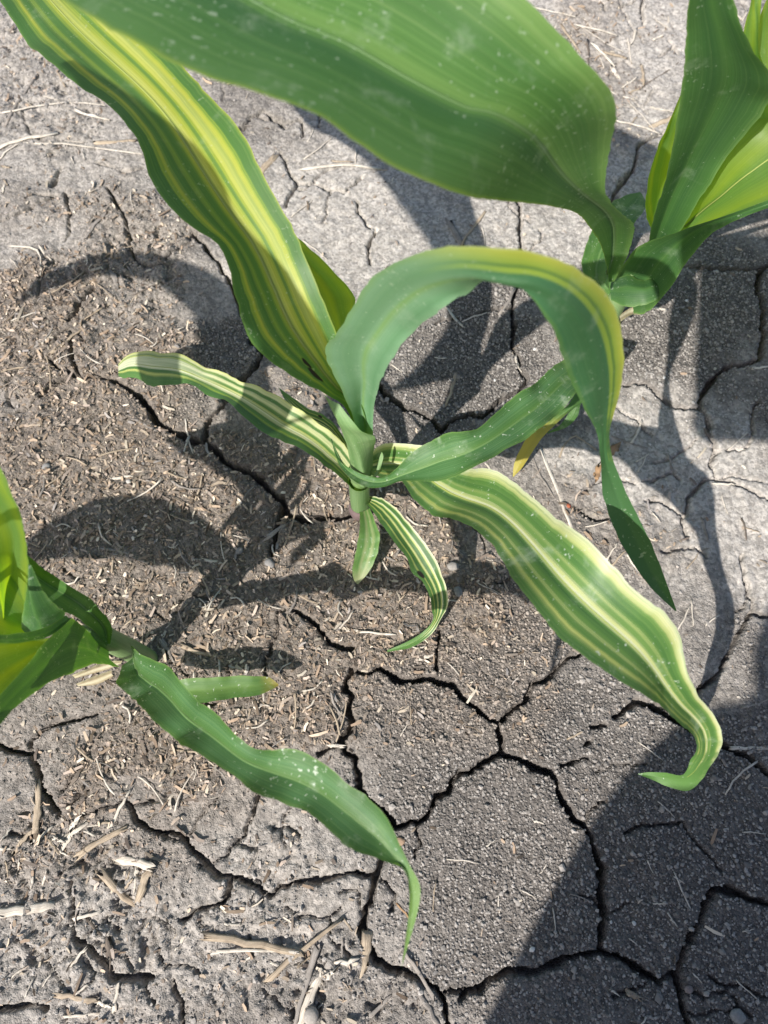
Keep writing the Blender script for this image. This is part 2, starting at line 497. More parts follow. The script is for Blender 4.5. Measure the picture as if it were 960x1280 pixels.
# the drying pattern goes on beyond the picture
for k in range(46):
    side = k % 4
    x0, y0 = ((hr.uniform(-420, -40), hr.uniform(100, 1250)), (hr.uniform(1000, 1380), hr.uniform(100, 1250)), (hr.uniform(-200, 1160), hr.uniform(-330, -50)), (hr.uniform(-200, 1160), hr.uniform(1330, 1560)))[side]
    an = hr.uniform(0, 6.28); pts = [(x0, y0)]
    for j in range(hr.randint(4, 9)):
        an += hr.gauss(0, 0.5); x1 = x0 + math.cos(an) * 30; y1 = y0 + math.sin(an) * 30
        if -25 < x1 < 985 and -25 < y1 < 1305: break
        x0, y0 = x1, y1; pts.append((x0, y0))
    if len(pts) > 2: CR.append((hr.uniform(4, 8), hr.uniform(8, 15), pts))
for k in range(150):
    while True:
        x0, y0 = hr.uniform(0, 960), hr.uniform(0, 1280)
        q = P(x0, y0)
        if 1: break
    zone = (y0 < 340) or (x0 > 720 and 480 < y0 < 860) or (x0 < 480 and y0 > 980)
    if not zone and hr.random() < 0.75: continue
    an = hr.uniform(0, 6.28); pts = [(x0, y0)]
    for j in range(hr.randint(3, 8)):
        an += hr.gauss(0, 0.55); x0 += math.cos(an) * hr.uniform(7, 16); y0 += math.sin(an) * hr.uniform(7, 16)
        pts.append((x0, y0))
    CR.append((hr.choice((1.4, 1.6, 2.0, 2.6)), hr.uniform(3, 6), pts))
jx = GX + 0.0009 * fbm(GX, GY, 230, 51, 3, 0.65) * 2 + 0.0022 * fbm(GX, GY, 60, 57, 2)
jy = GY + 0.0009 * fbm(GX, GY, 230, 61, 3, 0.65) * 2 + 0.0022 * fbm(GX, GY, 60, 67, 2)
wmod = 1.0 + 1.1 * fbm(GX, GY, 70, 71, 3)
CRK = np.zeros_like(Z)
LIP = np.zeros_like(Z)
i0, j0 = ox, oy
for wd, dp, pts in CR:
    pw = [P(*q) for q in pts]
    hw = wd * 0.315 / FPX * 0.52
    dp = dp * 0.001
    for a, b in zip(pw[:-1], pw[1:]):
        m = 0.012
        ia = np.searchsorted(ax, min(a.x, b.x) - m); ib = np.searchsorted(ax, max(a.x, b.x) + m)
        ja = np.searchsorted(ay, min(a.y, b.y) - m); jb = np.searchsorted(ay, max(a.y, b.y) + m)
        if ib <= ia or jb <= ja: continue
        X = jx[ia:ib, ja:jb]; Y = jy[ia:ib, ja:jb]
        dx, dy = b.x - a.x, b.y - a.y
        t = np.clip(((X - a.x) * dx + (Y - a.y) * dy) / (dx * dx + dy * dy + 1e-12), 0, 1)
        d = np.hypot(X - a.x - t * dx, Y - a.y - t * dy)
        W = hw * wmod[ia:ib, ja:jb] + 0.00026
        c = sstep(W + 0.0007, W - 0.0006, d) * dp
        CRK[ia:ib, ja:jb] = np.maximum(CRK[ia:ib, ja:jb], c)
        lp = np.exp(-np.maximum(d - W, 0) / 0.004) * min(1.0, hw / 0.0015)
        LIP[ia:ib, ja:jb] = np.maximum(LIP[ia:ib, ja:jb], lp)
# crumbly shoulder beside the gaps: soil a little lower and broken
Z -= 0.0009 * LIP * (0.6 + fbm(GX, GY, 300, 81, 2))
Z -= CRK
Z *= sstep(0.55, 0.06, FAR) * 0.999 + 0.001

NX, NY = GX.shape
idx = np.arange(NX * NY, dtype=np.int32).reshape(NX, NY)
quads = np.stack([idx[:-1, :-1], idx[1:, :-1], idx[1:, 1:], idx[:-1, 1:]], -1).reshape(-1, 4)
gme = mesh_np('ground', np.stack([GX, GY, Z], -1).reshape(-1, 3), quads)
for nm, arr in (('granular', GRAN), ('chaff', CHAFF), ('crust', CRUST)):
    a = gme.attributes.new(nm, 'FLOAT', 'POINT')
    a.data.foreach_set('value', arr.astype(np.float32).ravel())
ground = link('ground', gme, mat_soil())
tag(ground, 'dry grey soil split by dark drying cracks', kind='structure')

def samp(arr, x, y):
    fx = np.clip((np.asarray(x) - FX0) / DG, 0, nx - 1.001) + ox
    fy = np.clip((np.asarray(y) - FY0) / DG, 0, ny - 1.001) + oy
    i = fx.astype(int); j = fy.astype(int)
    u = fx - i; v = fy - j
    return (arr[i, j] * (1 - u) + arr[i + 1, j] * u) * (1 - v) + (arr[i, j + 1] * (1 - u) + arr[i + 1, j + 1] * u) * v
ZTOP = Z + CRK
def gz(x, y): return float(samp(ZTOP, x, y))

# ---------------------------------------------------------------- soil crumbs and chaff litter (uncountable)
ICO_V = np.array([(0, 0, 1), (.89, 0, .45), (.28, .85, .45), (-.72, .53, .45), (-.72, -.53, .45), (.28, -.85, .45),
                  (.72, .53, -.45), (-.28, .85, -.45), (-.89, 0, -.45), (-.28, -.85, -.45), (.72, -.53, -.45), (0, 0, -1)])
ICO_F = np.array([(0, 1, 2), (0, 2, 3), (0, 3, 4), (0, 4, 5), (0, 5, 1), (1, 6, 2), (2, 7, 3), (3, 8, 4), (4, 9, 5), (5, 10, 1),
                  (2, 6, 7), (3, 7, 8), (4, 8, 9), (5, 9, 10), (1, 10, 6)])   # underside left open, it sits in the soil
OCT_V = np.array([(1, 0, 0), (0, 1, 0), (-1, 0, 0), (0, -1, 0), (0, 0, 1), (.5, .5, .75), (-.6, .4, .7), (0, -.6, .8)], float)

def set_tint(me, cols):
    a = me.color_attributes.new('tint', 'FLOAT_COLOR', 'POINT')
    a.data.foreach_set('color', np.concatenate([cols, np.ones((len(cols), 1))], 1).astype(np.float32).ravel())

def scatter(n, dens):
    """n candidate points in the visible patch kept with probability dens (array over the grid)"""
    x = RNG.uniform(FX0 + 0.01, FX1 - 0.01, n); y = RNG.uniform(FY0 + 0.01, FY1 - 0.01, n)
    px, py = to_px(x, y)
    ok = (px > -130) & (px < 1090) & (py > -130) & (py < 1400)
    ok &= RNG.random(n) < samp(dens, x, y)
    ok &= samp(CRK, x, y) < 0.0012
    return x[ok], y[ok]

def crumbs(name, x, y, rad, cols, flat=0.62, sink=0.25):
    n = len(x)
    nv = len(ICO_V)
    ang = RNG.uniform(0, 6.283, n)
    V = ICO_V[None] * (1 + RNG.uniform(-0.32, 0.32, (n, nv, 1)))
    V = V * np.stack([rad * RNG.uniform(0.75, 1.3, n), rad * RNG.uniform(0.75, 1.2, n), rad * RNG.uniform(flat * .7, flat * 1.3, n)], -1)[:, None]
    ca, sa = np.cos(ang)[:, None], np.sin(ang)[:, None]
    X = V[..., 0] * ca - V[..., 1] * sa + x[:, None]
    Y = V[..., 0] * sa + V[..., 1] * ca + y[:, None]
    Zz = V[..., 2] + (samp(Z, x, y) + rad * sink)[:, None]
    F = (ICO_F[None] + (np.arange(n) * nv)[:, None, None]).reshape(-1, 3)
    me = mesh_np(name, np.stack([X, Y, Zz], -1).reshape(-1, 3), F, False)
    set_tint(me, np.repeat(cols, nv, 0))
    return me

bits_mat = mat_bits('crumb_soil')
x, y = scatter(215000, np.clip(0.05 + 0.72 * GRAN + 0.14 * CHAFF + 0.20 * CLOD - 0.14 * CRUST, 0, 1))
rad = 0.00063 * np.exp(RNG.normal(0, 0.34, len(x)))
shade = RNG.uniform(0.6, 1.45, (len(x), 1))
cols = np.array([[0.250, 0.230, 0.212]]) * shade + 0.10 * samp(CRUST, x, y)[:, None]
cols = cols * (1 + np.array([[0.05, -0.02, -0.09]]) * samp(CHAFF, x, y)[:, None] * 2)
tag(link('soil_crumbs', crumbs('soil_crumbs', x, y, rad, cols, 0.8, 0.42), bits_mat),
    'fine loose grey soil crumbs strewn over the cracked crust', 'soil crumbs', kind='stuff')

PAL = np.array([(0.42, 0.34, 0.26), (0.34, 0.26, 0.19), (0.25, 0.185, 0.135), (0.19, 0.145, 0.11), (0.50, 0.43, 0.34),
                (0.30, 0.245, 0.20), (0.15, 0.12, 0.10), (0.38, 0.31, 0.26), (0.58, 0.51, 0.42), (0.30, 0.27, 0.25)])
def strips(name, x, y, L, Wd, cols, lift=0.0006, tiltamp=0.3):
    """bent, slightly thick slivers: 2 segments, 3 x 4 ring vertices"""
    n = len(x)
    ang = RNG.uniform(0, 6.283, n); bend = RNG.normal(0, 0.35, n); tilt = RNG.normal(0, tiltamp, n)
    z0 = samp(Z, x, y) + lift * RNG.uniform(0.2, 2.6, n)
    roll = RNG.normal(0, 0.5, n)
    rings = []
    for k, s in enumerate((-0.5, 0.0, 0.5)):
        a = ang + bend * s
        cx = x + np.cos(a) * L * s; cy = y + np.sin(a) * L * s
        cz = z0 + np.sin(tilt) * L * s + np.where(s == 0, 0.05, 0.0) * L
        wk = Wd * (1.0 if k == 1 else 0.7) * 0.5
        tx, ty = -np.sin(a), np.cos(a)
        th = Wd * 0.13
        for (su, sv) in ((-1, -1), (1, -1), (1, 1), (-1, 1)):
            rings.append(np.stack([cx + tx * wk * su * np.cos(roll), cy + ty * wk * su * np.cos(roll), cz + wk * su * np.sin(roll) + th * sv], -1))
    V = np.stack(rings, 1)
    fs = []
    for k in range(2):
        for q in range(4):
            a0, a1 = k * 4 + q, k * 4 + (q + 1) % 4
            fs.append((a0, a1, a1 + 4, a0 + 4))
    fs += [(3, 2, 1, 0), (8, 9, 10, 11)]
    F = (np.array(fs)[None] + (np.arange(n) * 12)[:, None, None]).reshape(-1, 4)
    me = mesh_np(name, V.reshape(-1, 3), F, False)
    set_tint(me, np.repeat(cols, 12, 0))
    return me

chaff_mat = mat_bits('dry_chaff', 0.8)
x, y = scatter(165000, np.clip(0.012 + 0.72 * CHAFF ** 1.4 + 0.13 * CLOD, 0, 1))
n = len(x)
# a few fibres, many broken crumbs of husk, all lengths mixed
L = 0.0021 * np.exp(RNG.normal(0, 0.62, n)); Wd = L * RNG.beta(1.3, 3.0, n) * 0.9
L = np.clip(L, 0.0006, 0.012); Wd = np.clip(Wd, 0.00026, 0.0019)
fl = RNG.random(n) < 0.10; L = np.where(fl, np.minimum(L, 0.0030), L); Wd = np.where(fl, L * 0.6, Wd)
cols = PAL[RNG.choice(len(PAL), n, p=[.12, .14, .16, .12, .07, .12, .10, .09, .04, .04])] * RNG.uniform(0.6, 1.35, (n, 1))
tag(link('chaff_litter', strips('chaff_litter', x, y, L, Wd, cols), chaff_mat),
    'brown mat of finely chopped chaff and broken husk bits on the soil', 'chaff', kind='stuff')

# ---------------------------------------------------------------- straw, husk bits and pebbles, one object each
STRAW_M = {
 'p': mat_straw('straw_bleached', (0.78, 0.72, 0.63), (0.40, 0.345, 0.28)),
 't': mat_straw('straw_tan', (0.52, 0.43, 0.32), (0.22, 0.17, 0.125)),
 'g': mat_straw('straw_weathered', (0.36, 0.33, 0.30), (0.20, 0.175, 0.155)),
 'd': mat_straw('straw_dark', (0.20, 0.165, 0.135), (0.10, 0.082, 0.068)),
 'o': mat_straw('husk_orange', (0.42, 0.27, 0.15), (0.26, 0.16, 0.09)),
}
def sliver(name, pts, wpx, tone, flat=0.38, lift=0.0, org=None, arch=0.0, lifts=None):
    """a stalk piece: flattened tube with ragged split ends, lying on the soil"""
    pw = [P(x, y, 0.004) for x, y in pts]
    if len(pw) == 2:
        m = (pw[0] + pw[1]) * 0.5
        d = pw[1] - pw[0]
        pw.insert(1, m + Vector((-d.y, d.x, 0)) * random.uniform(-0.04, 0.04))
    A = np.array([[*p] for p in pw])
    rows = np.concatenate([A, A, np.zeros((len(A), 1))], 1)
    seg = 7
    E = np.vstack([2 * rows[0] - rows[1], rows, 2 * rows[-1] - rows[-2]])
    tt = np.linspace(0, len(A) - 1, seg); k = np.clip(tt.astype(int), 0, len(A) - 2); f = (tt - k)[:, None]
    p0, p1, p2, p3 = E[k], E[k + 1], E[k + 2], E[k + 3]
    C = (0.5 * ((2 * p1) + (-p0 + p2) * f + (2 * p0 - 5 * p1 + 4 * p2 - p3) * f ** 2 + (-p0 + 3 * p1 - 3 * p2 + p3) * f ** 3))[:, :3]
    hw = wpx * 0.52 / FPX * 0.53
    hw = max(hw, 0.00038)
    th = max(hw * flat, 0.00026)
    # rest on the high spots below
    zs = np.array([gz(c[0], c[1]) for c in C])
    lin = np.polyfit(np.arange(seg), zs, 1)
    zz = np.polyval(lin, np.arange(seg)); zz += max(0, (zs - zz).max() * 0.6)
    C[:, 2] = zz + th * 0.45 + lift + arch * np.sin(np.linspace(0, math.pi, seg))
    T = np.gradient(C, axis=0); T /= np.linalg.norm(T, axis=1)[:, None]
    Sd = np.stack([-T[:, 1], T[:, 0], np.zeros(seg)], -1); Sd /= np.linalg.norm(Sd, axis=1)[:, None]
    Nn = np.cross(T, Sd)
    roll = random.uniform(-0.35, 0.35)
    Sd, Nn = Sd * math.cos(roll) + Nn * math.sin(roll), Nn * math.cos(roll) - Sd * math.sin(roll)
    sides = 8
    th_ = np.linspace(0, 2 * math.pi, sides, endpoint=False) + 0.2
    wv = hw * (1 + RNG.uniform(-0.22, 0.22, seg)) * np.linspace(1.0, random.uniform(0.5, 1.0), seg)
    V = C[:, None] + Sd[:, None] * (np.cos(th_)[None] * wv[:, None])[..., None] + Nn[:, None] * (np.sin(th_)[None] * th * (1 + RNG.uniform(-.2, .2, (seg, sides))))[..., None]
    # ragged ends
    V[0] -= T[0][None] * RNG.uniform(-1.6, 2.2, (sides, 1)) * hw
    V[-1] += T[-1][None] * RNG.uniform(-1.6, 2.2, (sides, 1)) * hw
    C0 = 0.00035 * RNG.normal(0, 1, (seg, 1, 3)); V += C0 * min(1.0, hw / 0.0012)
    o3 = C.mean(0); o3[2] = zz.mean()
    idx = np.arange(seg * sides).reshape(seg, sides)
    F = [tuple(q) for q in np.stack([idx[:-1], np.roll(idx, -1, 1)[:-1], np.roll(idx, -1, 1)[1:], idx[1:]], -1).reshape(-1, 4).tolist()]
    F += [tuple(idx[0][::-1].tolist()), tuple(idx[-1].tolist())]
    me = bpy.data.meshes.new(name)
    me.from_pydata((V - o3).reshape(-1, 3).tolist(), [], F)
    lay = me.uv_layers.new(name='UVMap')
    ids = np.zeros(len(me.loops), np.int32); me.loops.foreach_get('vertex_index', ids)
    off = random.uniform(0, 9)
    lay.data.foreach_set('uv', np.stack([(ids % sides) / sides + off, (ids // sides) / seg + off], -1).astype(np.float32).ravel())
    me.polygons.foreach_set('use_smooth', np.ones(len(me.polygons), bool))
    return link(name, me, STRAW_M[tone], None, o3)

# (name, width px, tone, points, label)
BIG = [
 ('corn_stalk_piece', 9, 'p', [(-8, 181), (19, 171), (67, 164)], 'bent bleached stalk piece with a square cut end at the upper left edge'),
 ('straw', 3.5, 'p', [(-5, 196), (8, 183), (24, 175)], 'thin straw strip splitting from the bent stalk at the left edge'),
 ('straw', 4, 'p', [(29, 174), (100, 178), (177, 190)], 'long straight straw running from the bent stalk to the striped leaf'),
 ('straw', 3.5, 'p', [(0, 137), (25, 132), (56, 127), (90, 125), (129, 128)], 'long gently curved straw above the bent stalk at upper left'),
 ('straw', 4, 'g', [(3, 152), (19, 125), (44, 90)], 'grey straw leaning up across the curved straw at upper left'),
 ('straw', 4.5, 'p', [(93, 133), (137, 147)], 'short double straw just below the curved straw at upper left'),
 ('straw', 6, 't', [(117, 173), (168, 172)], 'flat tan straw tucked behind the long straight straw'),
 ('straw', 6, 'g', [(106, 298), (118, 280), (134, 259)], 'stout grey straw lying diagonally above the brown chaff at left'),
 ('corn_stalk_piece', 12, 't', [(324, 212), (343, 191)], 'stubby broken stalk end beside the right edge of the striped leaf'),
 ('straw', 6, 'p', [(377, 207), (430, 202), (476, 208)], 'pale flat straw just under the huge leaf at top centre'),
 ('straw', 3, 't', [(415, 196), (440, 198)], 'short tan straw resting against the pale flat straw at top centre'),
 ('straw', 3, 'p', [(445, 183), (444, 204)], 'short upright straw crossing the pale flat straw at top centre'),
 ('straw', 2.2, 'p', [(380, 195), (417, 168)], 'thin slanting straw left of the huge leaf'),
 ('straw', 4, 't', [(578, 301), (594, 278), (607, 260)], 'tan straw slanting up under the edge of the huge leaf'),
 ('husk_flake', 10, 'g', [(562, 275), (576, 300)], 'grey husk flake in shadow between the huge leaf and the arched leaf'),
 ('straw', 5, 'p', [(741, 53), (769, 78)], 'thick white straw in the straw cluster at the top right'),
 ('husk_flake', 8, 'p', [(768, 80), (774, 93)], 'squarish pale husk flake at the top right straw cluster'),
 ('straw', 5, 't', [(701, 28), (726, 62)], 'tan straw at the edge of the huge leaf in the top right cluster'),
 ('straw', 3, 'p', [(744, 95), (766, 111), (797, 119)], 'curved pale straw leaving the right corner of the huge leaf'),
 ('straw', 3, 'p', [(787, 122), (822, 159)], 'straight pale straw sloping down to the shadow at upper right'),
 ('straw', 3, 'p', [(765, 145), (800, 152), (828, 161)], 'long pale straw along the shadow edge at upper right'),
 ('husk_flake', 8, 't', [(815, 152), (846, 141)], 'flat tan husk beside the upright dark leaf of the right plant'),
 ('straw', 2.4, 'd', [(813, 98), (835, 85), (862, 64)], 'dark thin twig against the upright leaf at upper right'),
 ('straw', 5, 'p', [(558, 380), (577, 405)], 'short thick straw seen through the arch of the pale leaf'),
 ('straw', 2.2, 'p', [(578, 400), (608, 389)], 'thin straw seen through the arch leading to the crack'),
 ('straw', 4.5, 'g', [(625, 390), (644, 358)], 'grey straw over the crack seen through the arch'),
 ('straw', 5, 't', [(570, 463), (566, 482), (558, 503)], 'tan stalk splinter in the shadow below the arch'),
 ('straw', 3.4, 'p', [(645, 443), (652, 461)], 'short pale straw bridging the crack below the arch'),
 ('straw', 2.8, 'g', [(665, 565), (694, 620)], 'thin grey straw beside the long leaning straw right of the orange tipped leaf'),
 ('straw', 5, 'p', [(677, 558), (701, 620), (717, 663)], 'long leaning straw running down to the broad striped leaf'),
 ('straw', 3, 't', [(701, 567), (708, 552), (721, 543), (746, 560)], 'bent tan straw shaped like an arrow beside the hanging leaf tip'),
 ('husk_flake', 15, 'o', [(757, 570), (776, 556)], 'orange brown husk scrap right of the hanging leaf'),
 ('husk_flake', 10, 'o', [(744, 597), (751, 580)], 'small orange husk scrap left of the hanging leaf'),
 ('straw', 3.4, 'p', [(785, 693), (807, 720)], 'pale straw between the hanging leaf tip and the broad striped leaf'),
 ('straw', 3.4, 'p', [(791, 550), (805, 523)], 'short white straw standing out in the leaf shadow at right'),
 ('straw', 2.6, 'g', [(767, 542), (810, 557)], 'grey straw lying flat below the short white straw at right'),
 ('straw', 4, 'g', [(880, 646), (887, 671)], 'grey straw stub in the shadow tip at right'),
 ('straw', 2.6, 'p', [(895, 602), (922, 603)], 'small pale straw lying across the crack at right'),
 ('straw', 4, 'p', [(941, 458), (972, 456)], 'pale straw cut by the right edge above the round plate'),
 ('straw', 4, 'p', [(920, 934), (970, 934)], 'pale straw over the wide crack at the right edge'),
 ('straw', 2.2, 'p', [(910, 992), (925, 970), (950, 952)], 'curved thin straw in the deep shade at the right edge'),
 ('straw', 3.2, 'g', [(932, 883), (966, 873)], 'grey straw in shade at the right edge above the wide crack'),
 ('husk_flake', 6, 't', [(785, 1242), (802, 1252)], 'leaf shaped husk flake in the big shadow near the bottom'),
 ('corn_stalk_piece', 10, 't', [(45, 982), (45, 1037)], 'upright flat stalk piece over the crack at lower left'),
 ('corn_stalk_piece', 9, 'p', [(-6, 1140), (30, 1138), (60, 1132)], 'broad pale stalk piece cut by the left edge low down'),
 ('corn_stalk_piece', 10, 'p', [(146, 1076), (189, 1083)], 'pale cut stalk piece lying level at lower left'),
 ('corn_stalk_piece', 9, 't', [(125, 1092), (157, 1128)], 'brown stalk piece slanting down at lower left'),
 ('corn_stalk_piece', 10, 't', [(186, 1086), (175, 1114)], 'brown stalk piece standing under the level one at lower left'),
 ('straw', 4, 'p', [(171, 1087), (166, 1116)], 'pale straw between the two brown stalk pieces at lower left'),
 ('straw', 6.5, 't', [(96, 1070), (120, 1054), (155, 1036)], 'long tan straw rising to the right at lower left'),
 ('straw', 4, 'p', [(136, 1032), (147, 1012), (161, 989)], 'slender pale straw pointing up out of the lower left cluster'),
 ('straw', 6, 'p', [(75, 1061), (88, 1043), (102, 1032)], 'thick pale straw in the middle of the lower left cluster'),
 ('straw', 4.2, 'p', [(38, 1055), (62, 1034)], 'pale straw left in the lower left cluster'),
 ('straw', 4.2, 't', [(16, 1067), (37, 1040)], 'tan straw nearest the left edge in the lower left cluster'),
 ('husk_flake', 8, 'p', [(87, 1033), (97, 1021)], 'small pale husk flake on the lower left cluster'),
 ('straw', 4, 'p', [(85, 1018), (105, 1016)], 'short white straw above the lower left cluster'),
 ('straw', 3.8, 'p', [(89, 1150), (122, 1141)], 'thin white straw right of the broad stalk at the left edge'),
 ('straw', 4.2, 'p', [(86, 1210), (105, 1187)], 'pale straw slanting beside the crack at the bottom left'),
 ('corn_stalk_piece', 5.5, 't', [(68, 1244), (115, 1254)], 'tan stalk sliver near the bottom left corner'),
 ('straw', 4, 'p', [(140, 1266), (146, 1232)], 'upright pale straw near the bottom left corner'),
 ('corn_stalk_piece', 8, 'd', [(133, 1180), (136, 1206)], 'dark upright chip beside the bottom left crack'),
 ('corn_stalk_piece', 8, 't', [(258, 1171), (307, 1180), (374, 1192)], 'long split stalk lying level at the bottom centre'),
 ('straw', 4, 'p', [(263, 1192), (307, 1188), (370, 1190)], 'pale straw along the underside of the long split stalk'),
 ('corn_stalk_piece', 6.5, 't', [(333, 1228), (373, 1193), (425, 1150)], 'long stalk crossing diagonally at the bottom centre'),
 ('corn_stalk_piece', 7, 'g', [(398, 1182), (383, 1227), (368, 1282)], 'grey stalk running down to the bottom edge'),
 ('corn_stalk_piece', 9, 'p', [(397, 1225), (385, 1252), (371, 1288)], 'bright split stalk at the bottom edge'),
 ('corn_stalk_piece', 10, 't', [(458, 1175), (455, 1216)], 'short brown stalk standing at the lower end of a crack'),
 ('straw', 5.5, 'p', [(420, 1205), (447, 1202)], 'short pale straw left of the short brown stalk at bottom'),
 ('straw', 3, 'g', [(428, 1173), (427, 1200)], 'thin grey straw left of the short brown stalk at bottom'),
 ('straw', 4, 'g', [(460, 1277), (487, 1250)], 'grey straw near the bottom edge left of the hanging tip'),
 ('straw', 4.5, 'g', [(507, 1193), (520, 1212), (541, 1248)], 'grey stalk below the dangling green leaf tip'),
 ('straw', 5, 'g', [(520, 1233), (547, 1282)], 'lower grey stalk reaching the bottom edge below the dangling tip'),
 ('straw', 2.6, 'o', [(497, 1133), (512, 1148)], 'thin brown twig beside the dangling green leaf tip'),
 ('straw', 3.4, 'p', [(135, 599), (150, 596), (161, 594), (176, 599)], 'forked pale straw in the leaf shadow at left'),
 ('straw', 3.2, 'g', [(128, 687), (157, 691), (191, 708)], 'curved grey straw in the leaf shadow at left'),
 ('straw', 4, 'p', [(242, 699), (276, 704)], 'bright straw in the sunny chaff between the two shadow bands'),
 ('straw', 5.4, 't', [(225, 806), (278, 822)], 'tan straw in the dark shadow right of the left plant'),
 ('straw', 6.5, 'g', [(204, 804), (214, 823)], 'grey chip at the foot of the left plant'),
 ('straw', 7, 'g', [(332, 673), (360, 654)], 'grey stick in the stem shadow below the crack'),
 ('straw', 3, 'p', [(230, 521), (240, 564)], 'thin straw crossing the big crack under the cream striped leaf'),
 ('straw', 3, 'p', [(235, 545), (228, 571)], 'shorter straw forking from the thin straw at the big crack'),
 ('straw', 4.2, 'g', [(166, 523), (195, 537)], 'grey straw left of the big crack under the cream striped leaf'),
 ('straw', 4.2, 't', [(64, 441), (83, 426), (103, 407)], 'tan straw in the chaff at left under the crack end'),
 ('straw', 2.4, 'p', [(14, 403), (53, 388)], 'thin white straw in the chaff at the left edge'),
 ('straw', 2.8, 'p', [(7, 302), (46, 312), (52, 346)], 'thin straw bent at a right angle at the left edge'),
 ('straw', 4.2, 'p', [(50, 309), (62, 322)], 'short white straw touching the right angled straw at left'),
 ('straw', 4, 'g', [(153, 322), (165, 341)], 'grey straw in the curved leaf shadow at left'),
 ('husk_flake', 9, 'g', [(139, 338), (147, 358)], 'grey husk flake in the curved leaf shadow at left'),
 ('straw', 2.4, 'd', [(165, 367), (188, 356), (210, 343)], 'dark thin stem on the edge of the curved leaf shadow'),
 ('straw', 3.2, 'p', [(433, 788), (462, 791), (497, 794)], 'level pale straw beside the thin curled tip of the small striped leaf'),
 ('straw', 2.6, 'p', [(423, 787), (434, 776), (441, 765)], 'thin straw rising left of the level pale straw'),
 ('straw', 4.2, 'g', [(475, 693), (497, 702)], 'grey straw in shade between the two lowest leaves'),
 ('husk_flake', 5, 'p', [(522, 823), (541, 818)], 'small pale husk just below the curled leaf tip'),
 ('husk_flake', 5, 'p', [(409, 931), (428, 932)], 'pale husk flake at the fork of the crack right of the long leaf'),
 ('straw', 3, 'p', [(819, 382), (835, 384)], 'white straw scrap right of the foot of the right plant'),
 ('straw', 3.4, 'p', [(608, 576), (616, 589)], 'short pale straw between the green leaf and the broad striped leaf'),
]
for nm, wpx, tone, pts, lab in BIG:
    o = sliver(nm, pts, wpx, tone, flat=0.16 if nm == 'husk_flake' else 0.30, lift=random.uniform(-0.0002, 0.0006))
    tag(o, lab, 'husk' if nm == 'husk_flake' else ('stalk' if nm == 'corn_stalk_piece' else 'straw'), 'straw pieces lying on the soil')

